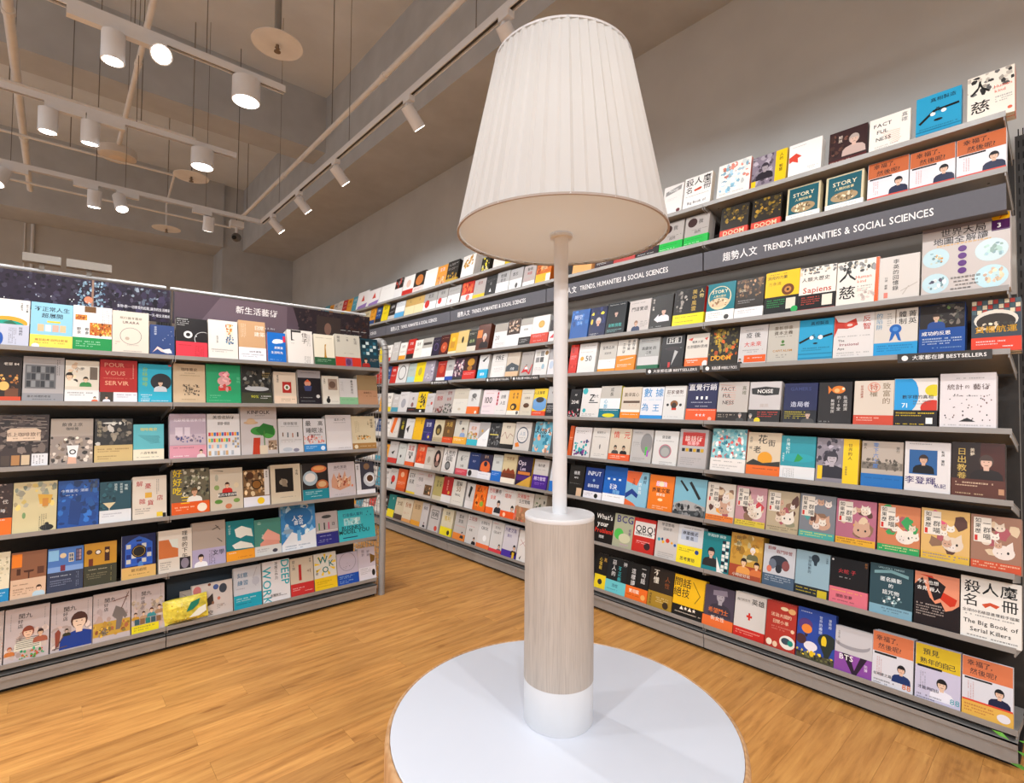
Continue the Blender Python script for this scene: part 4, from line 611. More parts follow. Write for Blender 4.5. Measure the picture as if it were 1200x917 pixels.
R|4|31276|1807|2058|220|1|white FIRE book, fifth left of lamp, fourth wall shelf|dad8d4|t .5 .84 .3 333 FIRE/g .2 .68 .6 1 777/r .1 .05 .9 .5 e4e2e0/g .2 .4 .6 4 aaa
R|4|29578|1487|2047|160|1|cream book with slate horizon, fourth left of lamp, fourth wall shelf|c8bcac|p 4a5258 0 .45 .4 .6 1 .45 1 .25 0 .25/t .5 .35 .16 d8dcdc 成癮/b .24 d8b894
R|4|27966|1299|1979|180|1|grey book with running figure in red, third left of lamp, fourth wall shelf|aca6a2|g .1 .88 .7 1 444/p c82c30 .1 .15 .5 .5 .6 .3 .8 .1 .5 .2/p c82c30 .7 .1 .95 .5 1 .45 .85 .1/f .5 .3 .26 e0b8a0 222 fff
R|4|26492|1458|2048|220|1|white book with framed photographs, second left of lamp, fourth wall shelf|e0dedc|k .1 .5 .7 .95 2 2 888 555 c8c4bc/c .85 .85 .12 8a6a3a/g .1 .3 .7 3 999/o .7 .35 .1 .1 9ab8c8
R|4|25347|651|1981|190|0|white and grey book beside the pole, weekly picks shelf, fourth shelf|dcdce0|r 0 .6 1 1 a8a6a8/o .5 .4 .3 .15 b8c8dc
R|5|46241|1789|2183|180|1|white book with pencil profile, fourteenth left of lamp, fifth wall shelf|d8d6d6|o .5 .45 .25 .22 a8a8b0/g .1 .85 .6 2 555
R|5|44481|1699|2076|180|1|pale book with black foot, thirteenth left of lamp, fifth wall shelf|d0cccc|t .5 .7 .2 555 暗/c .5 .4 .14 8a5a60/b .26 2c2426/g .2 .15 .6 1 e44
R|5|42773|1685|2127|140|1|yellow book with bold black figures, twelfth left of lamp, fifth wall shelf|ecc81c|z .15 .3 .85 .85 9 222 2a2414 444/b .2 222/o .5 .1 .12 .05 fff
R|5|41271|1298|1953|220|1|light grey book with red dot, eleventh left of lamp, fifth wall shelf|ccc8c8|c .7 .5 .12 c84c40/g .1 .8 .7 2 333/g .1 .4 .5 2 888
R|5|39759|1594|2224|180|1|grey book with red title and brown foot, tenth left of lamp, fifth wall shelf|b4a8a4|t .5 .65 .3 a83030 債務/g .1 .85 .7 1 333/z 0 0 1 .35 9 4a3430 6a4a40 882c28
R|5|38247|1400|2266|220|1|grey book with dark red title and green black foot, fifth shelf|b0a8a4|t .5 .85 .26 7a2424 貨幣/t .5 .6 .24 a03030 戰爭/z 0 0 1 .4 9 2a3428 4a5444 223
R|5|36454|2155|2308|160|1|cream book with white lower half, eighth left of lamp, fifth wall shelf|c8c0b0|r 0 0 1 .6 dcd8ce/g .3 .8 .4 1 666/g .2 .45 .5 2 bbb/o .5 .2 .1 .05 c8bca8
R|5|34563|1604|2198|200|1|white book with orange lower half, seventh left of lamp, fifth wall shelf|d8d8d6|o .5 .75 .2 .1 777/l .3 .8 .7 .6 333/t .4 .6 .22 444 好/b .32 f07028/c .8 .1 .08 fed
R|5|32478|1730|2120|180|1|pale pink book with big black 100, sixth left of lamp, fifth wall shelf|e4d4d8|t .45 .6 .42 222 100/g .2 .85 .6 1 a44/g .1 .35 .6 2 a8a/g .1 .15 .6 1 888
R|5|30873|1449|2037|220|1|pale pink and white book with black characters, fifth left of lamp, fifth wall shelf|dcd8d6|r 0 .4 .25 1 e8d0d8/t .6 .75 .22 222 自慢/t .6 .5 .22 222 人生/k .05 .4 .2 .95 1 4 a82c34 e8d0d8/g .1 .2 .7 1 888
R|5|29386|1422|2060|180|1|golden orange book with sitting figure, fourth left of lamp, fifth wall shelf|eca41c|w .4 .9 .18 5a3a10 富爸/w .7 .9 .18 5a3a10 窮爸/o .5 .35 .26 .13 3a2a14/o .45 .33 .12 .07 e8b040/b .2 ece8dc/c .85 .12 .1 666
R|5|27969|1313|2068|200|1|cream book with brown beetle, third left of lamp, fifth wall shelf|d4ccba|g .1 .85 .8 1 333/t .5 .68 .15 433 反脆弱/o .5 .4 .24 .09 5a3c28/g .3 .15 .5 1 888
R|5|26574|1382|2100|180|1|yellow book with blue circle and red foot, second left of lamp, fifth wall shelf|ecc828|t .4 .85 .2 222 人生歸零/o .5 .45 .6 .25 6a9cd0/o .5 .6 .3 .1 3a3430/b .2 e05030/g .1 .12 .6 1 fff
R|5|25407|829|2239|260|1|grey book with black striped band, first left of lamp, fifth wall shelf|b8b8b8|t .5 .8 .2 333 思/b .45 26262a/g .1 .35 .8 5 ddd
R|6|48050|1788|2138|180|1|white book with orange ribbon, fourteenth left of lamp, sixth wall shelf|dcd4cc|p e87028 .3 1 .7 1 .4 .2 .1 .3/g .5 .3 .4 2 888
R|6|46391|1193|2119|200|0|black book with yellow lettering, thirteenth left of lamp, sixth wall shelf|22201c|w .5 .9 .4 e0cc20 心經/b .15 222
R|6|45017|1523|2100|220|1|white book with black figure, twelfth left of lamp, sixth wall shelf|e0dedc|p 333 .1 .5 .5 .7 .4 .3/g .4 .85 .5 2 888
R|6|43322|1724|2244|200|1|yellow book with dark marks, eleventh left of lamp, sixth wall shelf|ecb81c|z3 .1 .3 .9 .6 6 222/g .1 .85 .6 1 864/w .7 .9 .12 543 推銷
R|6|41601|1688|2135|140|1|navy and violet book with yellow dot, tenth left of lamp, sixth wall shelf|2c2c68|t .5 .75 .28 c8c8e0 習慣/c .6 .25 .16 5a3a98/c .65 .2 .08 e0c828/g .1 .4 .7 1 aac
R|6|39816|1596|2123|200|1|cream book with dark oval seal, ninth left of lamp, sixth wall shelf|d0c4a4|o .5 .55 .3 .24 3a3020/o .5 .5 .15 .12 a08848/b .22 b8a888/g .1 .1 .7 1 555
R|6|38210|1586|2164|160|1|olive brown book with orange band, eighth left of lamp, sixth wall shelf|6a4c28|t .5 .8 .3 d8b050 大局/t .5 .5 .2 c08838 觀/b .26 dc4c20/g .1 .18 .7 1 fdb
R|6|36344|1933|2261|160|1|cream book with man in blue shirt and orange foot, sixth shelf|ccc8bc|t .4 .85 .22 445 零_/f .65 .3 .4 d8b09c 332c28 88a0c8/b .3 ecac38/g .1 .2 .7 2 fff
R|6|34534|1442|2022|140|1|white book with yellow scene and cyan foot, sixth left of lamp, sixth wall shelf|d4cccc|t .5 .75 .25 c07030 經濟/z 0 .3 1 .6 10 d8a030 8a9a68 c8682c/b .28 38b8cc
R|6|33140|1314|2065|200|1|white and grey book with diagonal split, fifth left of lamp, sixth wall shelf|ececee|p a8a4a4 0 1 1 1 1 .8 0 .3/c .35 .65 .1 d0a040/g .5 .3 .3 2 aaa
R|6|31665|1490|2043|220|1|black cityscape book, fourth left of lamp, sixth wall shelf|2c2c2e|z 0 .1 1 .95 24 5a5c60 1a1a1c 888 3c3c40/r .1 .52 .8 .56 d8c860
R|6|30138|1532|2126|220|1|cream book with red waveform and black foot, third left of lamp, sixth wall shelf|d4cab8|l .05 .45 .3 .65 883434/l .3 .65 .5 .4 883434/l .5 .4 .7 .6 883434/l .7 .6 .95 .5 883434/t .5 .84 .16 555 老虎/b .2 242220
R|6|28420|1768|2221|200|1|grey white book with blue speech ring, second left of lamp, sixth wall shelf|d0ccc8|c .5 .55 .36 3a4a60/c .5 .55 .31 dcdad8/t .5 .6 .18 88a0b8 人生/g .3 .45 .4 2 888/p e08030 .1 .25 .3 .3 .4 .15 .15 .12/s 9c9c9c
R|6|26265|1776|2317|220|1|light blue patterned book with peach blots, first left of lamp, sixth wall shelf|6cb4cc|z 0 .05 1 1 16 e8a888 9cd4e4 f0d0b8 3a90b0/t .5 .7 .28 222 ASSBA/t .5 .55 .18 345 RAD/s 8a9094
R|7|48277|1799|2294|160|1|grey white book with red foot, fifteenth left of lamp, seventh wall shelf|ccc8c6|p 222 .3 .5 .7 .6 .5 .4/b .25 d03830/g .1 .85 .6 1 555
R|7|46444|1527|2170|140|0|pale grey book with tiny black blot, fourteenth left of lamp, seventh wall shelf|ccd0cc|c .4 .4 .1 333/g .2 .8 .6 2 555
R|7|44778|1656|2266|200|1|white book with red title and orange foot, thirteenth left of lamp, seventh wall shelf|dcd8d4|t .5 .8 .34 c02c28 致富/t .5 .55 .28 333 思維/b .2 e86028/c .5 .4 .1 222
R|7|42820|1670|2309|220|1|orange red book, twelfth left of lamp, seventh wall shelf|d84a20|t .5 .8 .28 f0c8a0 決勝/z .1 .3 .9 .6 5 c03c18 e86a38/b .2 ece4dc
R|7|41327|1286|2122|180|1|grey cream book with small portrait, eleventh left of lamp, seventh wall shelf|c8c0b4|g .1 .85 .7 2 555/o .5 .45 .2 .15 a89c8c/b .2 d8d0c8
R|7|39935|1479|2275|220|1|pale book with dark long-haired face, tenth left of lamp, seventh wall shelf|c0b4a8|o .5 .5 .36 .36 2c1c1c/o .5 .55 .16 .16 d8a898/g .1 .95 .6 1 444/o .5 .3 .2 .1 8a6a60
R|7|38071|1975|2243|180|1|white book with big black characters and seal, ninth left of lamp, seventh wall shelf|dedad6|t .5 .8 .26 222 人性的/t .5 .58 .26 222 弱點/c .45 .3 .2 444/c .45 .3 .13 888/g .2 .1 .5 1 c66/s 98989c
R|7|36051|1671|2120|160|1|pale book with 6 and pink foot, eighth left of lamp, seventh wall shelf|c8c8c4|t .4 .72 .4 333 6/g .5 .8 .4 4 555/b .28 d04858/t .5 .4 .15 333 分鐘/g .1 .18 .7 2 fcc
R|7|34407|1458|2114|140|1|navy book with white foot and black disc, seventh left of lamp, seventh wall shelf|203468|g .2 .88 .6 1 dde/t .5 .65 .14 aac 原子/b .32 e0dee2/c .25 .17 .18 222
R|7|32860|1616|2093|220|1|navy book with orange arch, sixth left of lamp, seventh wall shelf|2a2440|o .5 .5 .38 .24 dc6830/r .12 .34 .88 .5 dc6830/o .5 .62 .14 .1 241c30/t .5 .9 .16 c8a890 靈魂/b .3 e8e8ee/g .1 .2 .7 1 88a
R|7|31383|1194|2160|180|1|white and blue book, fifth left of lamp, seventh wall shelf|c8ccc8|t .5 .72 .16 444 遠見/g .1 .9 .7 1 666/b .4 1c6cc8/g .1 .3 .7 2 cdf
R|7|29922|1624|2315|140|1|cream book with brown skyline and white foot, fourth left of lamp, seventh wall shelf|ccbc94|t .5 .85 .18 8a5a30 古根漢/p 8a3c1c .05 .4 .2 .5 .3 .42 .45 .55 .6 .45 .8 .52 .95 .4 .95 .35 .05 .35/r 0 .2 1 .36 6a3420/b .2 f0e8d8
R|7|28192|1635|2236|160|1|purple black book with gold triangle, third left of lamp, seventh wall shelf|241838|t .3 .8 .3 e8d8e8 Ops/t .4 .6 .24 d8c8e0 Len/r .1 .4 .9 .5 c87838/r 0 .2 1 .38 4a2470/p d0a040 0 0 1 0 1 .4/s c8a028
R|7|26452|1495|2188|140|1|white book with purple lower half, second left of lamp, seventh wall shelf|ccc8c4|t .5 .8 .16 444 為什麼/g .2 .65 .6 1 888/b .48 4c2890/t .5 .36 .2 e8d8f4 精力管理/g .2 .2 .6 2 b8e/s a8a8a8
R|7|25188|497|2226|160|0|white book with blue foot beside the pole, first left of lamp, seventh wall shelf|d8dce4|b .35 2c78d0/g .1 .7 .7 2 888
R|8|48136|1570|2137|220|0|grey white book with red disc, fourteenth left of lamp, eighth wall shelf|ccc8c4|c .5 .5 .24 c82c28/g .1 .85 .7 2 444/c .4 .3 .1 333
R|8|46405|1736|2248|160|1|orange book with pale figure, thirteenth left of lamp, eighth wall shelf|dc5c20|o .5 .75 .2 .12 f0b890/g .1 .4 .8 3 fca/b .15 c84c18
R|8|44410|1637|2414|200|1|white finance book, twelfth left of lamp, eighth wall shelf|d4d0cc|t .45 .75 .36 333 ETF/t .45 .5 .28 333 投資/b .1 e8c820
R|8|42877|1400|2427|220|0|white book with red title in yellow envelope group, eleventh left of lamp, eighth wall shelf|d4ccca|g .1 .85 .7 1 c33/t .5 .65 .3 555 存股/g .1 .4 .6 2 888
R|8|41414|1494|2433|140|1|white and brown book behind yellow envelope, tenth left of lamp, eighth wall shelf|d0c8c4|t .5 .85 .24 a84040 股市/r .1 .1 .9 .5 6a4c30/z .2 .15 .8 .45 5 d8a878 332
R|8|39803|1444|2194|140|1|olive yellow book, ninth left of lamp, eighth wall shelf|b8ac6c|w .4 .85 .22 4a4420 交易/w .75 .85 .2 4a4420 心理/b .2 d8d0b8
R|8|38329|1472|2323|200|1|crimson book with white foot, eighth left of lamp, eighth wall shelf|b41c1c|w .5 .88 .16 f0b0a0 致富金律/c .7 .4 .1 d8a848/b .3 e4e0e0
R|8|36614|1836|2220|140|1|cream white book with 50, seventh left of lamp, eighth wall shelf|e0dcd2|t .5 .85 .24 3a3428 圖解/t .5 .65 .34 8a7048 50/t .5 .42 .16 333 FINAL/g .2 .15 .6 1 888/s a8a8ac
R|8|34894|1142|2137|160|1|white book with black brush stroke, sixth left of lamp, eighth wall shelf|d8d6d4|p 222 .4 .9 .7 .85 .5 .4 .3 .5/r 0 0 1 .3 e8e4e4
R|8|33513|1589|2120|220|1|orange book with white oval, fifth left of lamp, eighth wall shelf|ec6c10|z .1 .1 .9 .95 9 8a3c08 f0842c c85808/t .4 .82 .24 2a1808 富人/c .7 .3 .14 8aa838
R|8|31682|1846|2225|180|1|white book with orange title and man in suit, fourth left of lamp, eighth wall shelf|dcd8d6|t .4 .85 .2 c83820 巴菲特/t .7 .85 .2 222 勝券/t .4 .62 .18 d85030 投資/f .82 .1 .5 d8b098 222 20242c/r 0 0 .5 .25 ec6828
R|8|29952|1594|2192|160|1|white book with red title and standing man, third left of lamp, eighth wall shelf|dcd8d4|g .1 .93 .6 1 c33/t .4 .78 .24 c84830 理財/f .82 .08 .5 d8b098 222 1c1c24/b .25 ec5820/c .3 .12 .1 fca
R|8|28203|1883|2237|140|1|white book with brown lower half, second left of lamp, eighth wall shelf|d4ccc4|t .4 .85 .18 c03828 交易醫生/t .5 .68 .16 222 主控戰略/r 0 0 1 .5 a87c58/z 0 .0 1 .5 9 8a5c40 c89870 e87058
R|8|26557|1221|2273|220|1|grey book with green black figures, first left of lamp, eighth wall shelf|b4b0a4|z .1 .3 .9 .9 8 333 5a6a48 8a8478/g .1 .1 .6 1 666
R|9|48431|1423|2297|220|0|teal book with yellow foot, thirteenth left of lamp, bottom wall shelf|1c7c78|w .6 .9 .2 c0e0d8 學/b .35 ecd828
R|9|46839|1604|2187|200|1|cream brown book with dark foot, twelfth left of lamp, bottom wall shelf|d0c4a8|t .5 .75 .3 6a4c34 大城/r 0 0 1 .25 4a3a34
R|9|45185|1674|2257|140|1|cream orange book, eleventh left of lamp, bottom wall shelf|d8ccb4|t .5 .75 .32 a86840 投機/g .1 .4 .6 2 c86/b .15 e0a060
R|9|43453|1645|2353|220|1|tan book with gold foot, tenth left of lamp, bottom wall shelf|ccb088|t .5 .75 .3 8a6438 股票/b .2 e8a030
R|9|42026|1177|2343|140|0|grey white book with dark man, ninth left of lamp, bottom wall shelf|ccc8c8|t .5 .8 .3 445 長線/f .6 .05 .36 caa 222 223
R|9|40328|1669|2300|180|1|grey book with framed title and red blot, eighth left of lamp, bottom wall shelf|ccc8c6|r .15 .5 .85 .85 666/r .2 .53 .8 .82 ccc8c6/t .5 .68 .28 333 金融/c .75 .15 .14 d84838
R|9|38309|1705|2325|160|1|cream book with bright yellow foot, seventh left of lamp, bottom wall shelf|d8d0b4|t .5 .85 .2 3a3428 台股/t .5 .65 .28 c8a828 獲利/b .32 f0e020/c .75 .14 .12 222
R|9|36271|1703|2373|180|1|grey book with orange foot, sixth left of lamp, bottom wall shelf|c0bcb8|t .5 .85 .2 333 資本/t .5 .68 .2 444 家族/g .1 .5 .8 1 e74/b .25 e88838/f .75 .1 .3 caa 222 333
R|9|34578|1565|2394|220|1|white book with dark red title and man in black, bottom shelf|d8d6d4|t .45 .88 .24 a04040 上班族/g .1 .6 .6 1 c44/t .4 .48 .14 555 股票/f .78 .02 .36 d8b098 222 181a20
R|9|32963|1635|2376|200|1|white book with three rows of characters, fourth left of lamp, bottom wall shelf|d4d2d0|t .5 .85 .17 444 台灣股市/t .5 .68 .2 333 CBOE/o .6 .35 .14 .1 eee/b .15 e8703c
R|9|31339|1467|2382|140|1|white book with red foot and elegant figure, third left of lamp, bottom wall shelf|d4d2d0|g .1 .93 .4 1 c33/t .5 .82 .15 444 主力心/t .5 .66 .18 444 CRAFT/f .8 .04 .4 d8b098 444 58586c/b .12 dc3c48
R|9|29724|1625|2352|180|1|white and violet book with two standing people, second left of lamp, bottom wall shelf|d0ccd4|t .45 .86 .2 4a3c78 外匯交易/t .4 .68 .16 6a5c90 獲利/b .22 4830a0/f .85 .1 .44 d8b098 222 141414/r .75 0 .9 .2 d8b030
R|9|28290|1009|2263|160|1|white book with red ribbon mark, beside lamp base, first left of lamp, bottom wall shelf|e0dcd8|l .2 .5 .8 .7 a02c28/l .2 .7 .8 .5 a02c28/p 222 .3 .1 .5 .2 .4 .05
L|1|-1524|1097|2274|160|1|white book with teal and orange hills and grey foot, first on top shelf, left-hand unit|ecebe8|o .35 .5 .6 .14 e8a030/o .3 .42 .6 .14 1c9a84/p 2a6a50 .2 .5 .45 .56 .7 .44 .4 .46/w .75 .95 .09 444 何處是海/w .92 .92 .09 444 旅行之書/b .47 bcc0d0/o .1 .16 .14 .14 2454a8/w .75 .42 .12 334 阿炳的/h .4 .4 .28 5 667
L|1|-191|1487|2277|140|1|pale blue book with yellow foot and black title, second on top shelf, left-hand unit|8cc4dc|t .5 .86 .17 1c1c20 不正常人生/t .5 .72 .17 1c1c20 超展開/r .38 .57 .7 .61 e8c838/k .15 .36 .85 .54 4 1 e0b890 c8d8e8 d8a898/b .3 ecd45c/t .5 .19 .085 8a4830 瘋狂起來·自然比較易/g .1 .12 .7 1 8a5a38/c .13 .05 .09 eee
L|1|1309|1485|2331|220|1|white food book with green foot, third on top shelf, left-hand unit|eceae8|r .28 .86 .58 1 6a4824/r .05 .68 .35 .8 b86828/r .42 .36 1 .64 b86c28/z .44 .37 .98 .63 20 e8b040 7a3c18 e8c880 c84c20/z .06 .69 .34 .79 6 e8a040 7a3c18/w .15 .52 .12 444 野京/w .35 .52 .12 444 都食/h .75 .95 .2 4 888/b .3 1c8c48/g .08 .2 .6 3 a8dcb8
L|1|2828|1499|2275|140|1|beige book with lined circle face, fourth on top shelf, left-hand unit|dccfc0|t .5 .84 .1 554 飛行器不靠岸/t .5 .74 .13 433 URARA/ring .5 .42 .3 777/o .4 .36 .06 .04 b8a898/g .4 .2 .3 1 999/g .08 .26 .1 2 988/g .3 .06 .5 1 888
L|1|4172|1080|1703|160|1|small navy book with pale leaping figure, fifth on top shelf, left-hand unit|2e4478|w .22 .95 .11 c8d0e0 徒然的春/p e8c8c0 .1 .1 .3 .3 .5 .22 .75 .14 .75 .08 .45 .14 .3 .22/p e4e4e8 .5 .2 .8 .25 .9 .1 .6 .1/z3 .45 .35 .9 .95 7 c8d0e0/w .86 .2 .08 c8d0e0 花子
L|1|5526|1483|2264|160|1|black book with white line drawing and scarlet band, sixth on top shelf, left-hand unit|1e1a1c|g .04 .95 .35 4 ccc/ring .88 .48 .3 ddd/c .38 .58 .14 ddd/c .38 .58 .07 1e1a1c/c .64 .55 .02 ddd/b .4 d83848/g .08 .3 .4 1 822/h .6 .32 .36 6 922
L|1|7062|1494|2334|180|1|white book with orange and blue patterned block, seventh on top shelf, left-hand unit|e4e0d8|r .6 .4 .84 .92 e8dcc8/z .6 .66 .84 .92 10 c85c28 e0a050/z .6 .4 .84 .64 10 2a4c78 4a7ca0/w .3 .6 .07 777 無用之美/g .1 .24 .7 2 888/s c8c4bc
L|1|8595|1470|2491|160|1|tan and white book with pale block characters, eighth on top shelf, left-hand unit|c8a078|t .78 .84 .2 ece4d8 日常/t .78 .68 .2 ece4d8 建築/h .1 .92 .35 4 e8d8c0/b .34 ececf4/t .6 .24 .1 444 100件美物/g .1 .16 .8 2 666
L|1|9958|1049|1925|140|1|blue book with white cloud and title, ninth on top shelf, left-hand unit|1c6cc4|o .6 .72 .3 .07 e8f0f8/o .45 .68 .2 .05 e8f0f8/t .6 .5 .16 W 創業當/t .5 .34 .16 W 生活時光/s d8305c/g .1 .1 .6 1 adf/r .85 .7 1 .9 d83050
L|1|11366|1551|2227|200|1|white book with black bracket mark, tenth on top shelf, left-hand unit|e6e2dc|p 222 .15 1 .2 1 .2 .72 .3 .7 .15 .68/r .15 .93 .55 .99 333/w .68 .95 .24 4a4038 住子/h .78 .9 .15 3 555/g .15 .6 .1 1 999/h .65 .25 .3 5 555/s c8c4bc
L|1|12895|1335|2114|220|1|cream book with small giraffe and green foot, eleventh on top shelf, left-hand unit|e8e2ce|g .1 .88 .8 1 8a8470/p b8882c .48 .3 .52 .68 .6 .7 .56 .6 .58 .32 .62 .26 .45 .26/b .27 2c5c3c/g .1 .18 .7 2 a8c8a8
L|1|14474|1732|2263|200|1|grey-green book with red band, twelfth on top shelf, left-hand unit|ccc9bc|w .15 .95 .13 555 關係/w .5 .95 .1 666 一場/w .82 .92 .13 555 生活/g .3 .42 .4 1 888/b .31 d03828/r .38 .04 .65 .28 8a5a88/o .5 .16 .1 .1 5a3a60
L|1|16037|1300|2136|140|1|dark teal book with woman in red coat, thirteenth on top shelf, left-hand unit|1c3c48|k .1 .45 .9 .9 4 4 2a6478 c8d8d8 1c3c48/r .05 .8 .3 .95 0c2028/f .25 .05 .44 e0b8a0 4a2418 a82c28/g .5 .3 .45 2 c8b8a8
L|2|-1603|877|2129|180|1|dark brown shopfront book with white 84, first on second shelf, left-hand unit|2a1e18|t .6 .84 .17 e0d4c8 老屋_84/z 0 .3 1 .6 12 a86830 e8b060 4a2c1c/r .4 .1 .9 .3 6a4028/b .12 c84828/o .35 .35 .2 .1 e8b868
L|2|-410|1430|2199|160|1|grey book with photo of shuttered shophouse, second on second shelf, left-hand unit|a8a4a4|r .05 .3 .8 .82 6a6a6c/k .08 .32 .76 .8 6 3 333438 888a8c 4a4c50/h .82 .95 .14 2 333/r 0 .0 1 .2 8c8c90/t .4 .13 .08 333 臺北城裡的老屋/g .2 .06 .6 1 444
L|2|980|1267|2117|180|1|cream book with green clad women drawings, third on second shelf, left-hand unit|dcd4c4|z .05 .5 .35 .95 4 2a2420 e8c8a8 4a7a48/f .12 .38 .5 e8c8a8 2a2018 e8e0d0/f .6 .38 .36 e8c8a8 2a2018 3c8a4a/r .72 .55 .95 .85 6c6054/t .42 .8 .14 444 小步/b .3 e0e0e0/g .08 .22 .7 2 222/f .88 .02 .2 eca 322 d64
L|2|2399|1503|2248|220|1|red serif-lettered book with photo foot, fourth on second shelf, left-hand unit|b02420|t .38 .88 .2 d89078 POUR/t .4 .69 .2 d89078 VOUS/t .45 .46 .2 e8a888 SERVIR/g .08 .56 .8 1 d87868/h .88 .9 .08 1 eba/b .25 e0e0e8/r 0 .0 .36 .25 3c342c/f .18 .02 .2 d8b098 222 dde/g .45 .18 .5 2 889
L|2|3920|1448|2124|220|1|bright cyan book with round photo of man, fifth on second shelf, left-hand unit|28a8c4|w .2 .92 .18 8ab848 台味咖啡/c .68 .55 .32 26282c/f .66 .3 .4 d8b8a0 222 c8d0d8/g .08 .2 .3 4 e0f4f8/g .08 .06 .8 1 e8f4f8/r .9 .96 1 1 d84838
L|2|5473|1494|2235|220|1|beige book with engraved village scene, sixth on second shelf, left-hand unit|c8b090|t .5 .86 .13 4a3c2c 咖啡簡史/g .35 .76 .3 1 6a5844/z .3 .22 .8 .48 22 4a4038 6a5c4c a08c70/g .25 .1 .5 1 8a7454/g .2 .7 .6 1 8a7858
L|2|7144|1753|2312|200|1|emerald green book with pink and red figure, seventh on second shelf, left-hand unit|2a9c68|o .52 .75 .16 .07 d88898/p c83c38 .35 .45 .7 .45 .72 .35 .35 .33/o .52 .58 .2 .12 d8a0a0/z .38 .35 .7 .8 6 c04440 e8b0b0/w .93 .7 .11 6cc898 如何/g .1 .2 .3 2 7cc8a0/g .08 .08 .6 1 7cc8a0
L|2|8899|1656|2363|140|1|dark photo book with kettle and yellow-green type, eighth on second shelf, left-hand unit|2a2a28|z .05 .3 .95 .9 16 4a4c48 1c1c1a a8aaa8 6a6458/o .5 .4 .4 .06 b8bcc0/b .3 3c4030/t .42 .2 .14 b8b838 90%/g .6 .2 .35 2 ddd/g .65 .8 .3 3 b8a060
L|2|10504|1319|2055|200|1|cream book with small red framed plate, ninth on second shelf, left-hand unit|d8c8b4|r .38 .36 .78 .7 b02c24/c .58 .53 .13 e8e4dc/o .58 .53 .06 .05 5a6a40/w .18 .9 .09 444 書店裡的/b .26 e0c8b0/g .3 .16 .6 2 665/s d8d0c4
L|2|11997|1448|2250|180|1|grey book with black lower panel and portrait, tenth on second shelf, left-hand unit|201c22|r 0 .78 1 1 a8a4a8/g .1 .92 .7 1 666/o .42 .62 .14 .09 d09880/p d85c38 .3 .66 .42 .74 .54 .66/p 3c4470 .25 .54 .42 .56 .6 .54 .55 .4 .3 .4/g .1 .2 .5 1 999/c .85 .25 .08 ccc/g .1 .1 .6 1 888/s e4e4e4
L|2|13362|1105|1950|140|1|cream book with sepia print and black cat, eleventh on second shelf, left-hand unit|dcd8cc|r .35 .52 .9 .9 a08c7c/o .6 .7 .2 .12 6a5448/w .15 .9 .1 444 夜晚的/o .32 .16 .12 .09 222/c .34 .27 .06 222/g .5 .12 .4 1 999
L|2|14556|1253|1823|140|1|pale grey book with pale green foot, twelfth on second shelf, left-hand unit|d4d4d4|w .7 .95 .15 333 最遠的旅行/h .1 .88 .4 3 999/b .3 88bc90/g .1 .2 .7 1 486
L|2|15925|1453|2116|160|1|two-tone tan book, thirteenth on second shelf, left-hand unit|9c8460|r 0 0 1 .5 b88c6c/g .4 .3 .5 1 5a3c28/t .5 .42 .1 5a3c28 獻給匠人
L|3|-1170|2024|2463|140|1|wide dark brown map book with cream label, first on third shelf, left-hand unit|3c302e|z2 0 .3 1 1 a89c90/z .0 .3 1 1 26 2c2422 7a6c64 544844/p d8c0a8 .3 .5 .86 .5 .86 .7 .78 .74 .36 .74 .3 .7/t .58 .62 .1 4a342c 紙上咖啡旅行/g .4 .54 .35 1 6a5040/k .05 .03 .7 .25 4 1 c8b090 4a3c34 a87848/r .72 .0 1 .25 d8d8dc/h .75 .22 .22 4 555
L|3|680|1564|2257|140|1|taupe photo book with hand holding paper cup, second on third shelf, left-hand unit|948880|r 0 .62 1 1 a89c90/t .5 .87 .12 222 飲食上京/t .5 .78 .1 333 咖啡館/z 0 .08 1 .6 18 3a3430 c8bcb0 6a5c50 a89888/p ececec .38 .42 .66 .42 .6 .12 .44 .12/c .52 .28 .08 222/c .52 .28 .05 ddd/p d8a890 .4 .0 .62 .0 .6 .16 .42 .18/c .35 .55 .04 f0e8d8/c .62 .58 .04 f0e8d8
L|3|2281|1514|2242|140|1|black cafe book with tan foot, third on third shelf, left-hand unit|26221f|z .0 .42 1 1 16 4a443c 1a1816 8a8070 c8c4bc/w .12 .95 .13 a89c80 香港咖啡/o .4 .9 .2 .02 d8d8d0/b .4 c8ae74/g .08 .3 .8 2 6a4c20/g .08 .14 .5 2 6a4c20
L|3|3724|1303|1936|140|1|cyan and cream short book with line drawing, fourth on third shelf, left-hand unit|5cb8c4|t .5 .86 .14 e0d048 咖啡癮史/z2 .15 .45 .9 .7 2c6c78/b .32 e4dcc4/t .5 .22 .11 333 八百年風味/g .1 .1 .7 1 665
L|3|5489|1715|2485|200|1|lavender interior design book with pink band, fifth on third shelf, left-hand unit|b8a8b8|t .55 .86 .11 e8e0e8 北歐輕奢居家佈置/r 0 .32 1 .55 c8b8c4/r .15 .5 .35 .7 dcd0dc/r .4 .5 .55 .7 dcd0dc/z .15 .38 .9 .5 12 4a4a80 6a6a98 d8c8d0 8a7c90/b .3 d898a8/g .1 .24 .55 1 6a3a54/f .85 .02 .24 e8c8b0 3a2420 e4d8d8/g .1 .06 .4 1 fff
L|3|7225|1661|2481|140|1|white tidying book with colourful rows of goods, sixth on third shelf, left-hand unit|dcdada|t .5 .92 .13 222 美感收納術/t .5 .78 .15 444 IIIII・IIIII/k .03 .48 .97 .58 12 1 c83c50 e8a030 3c70b0/k .03 .34 .7 .44 9 1 e8d040 58a880 d85c60/k .03 .2 .6 .3 7 1 8ab0d0 e8b8a0 d8d8d0/k .03 .04 .8 .16 9 1 c8a070 d8e0e8 a8b0b8/k .75 .2 .97 .45 3 4 d8dce4 b8a070 8898b0
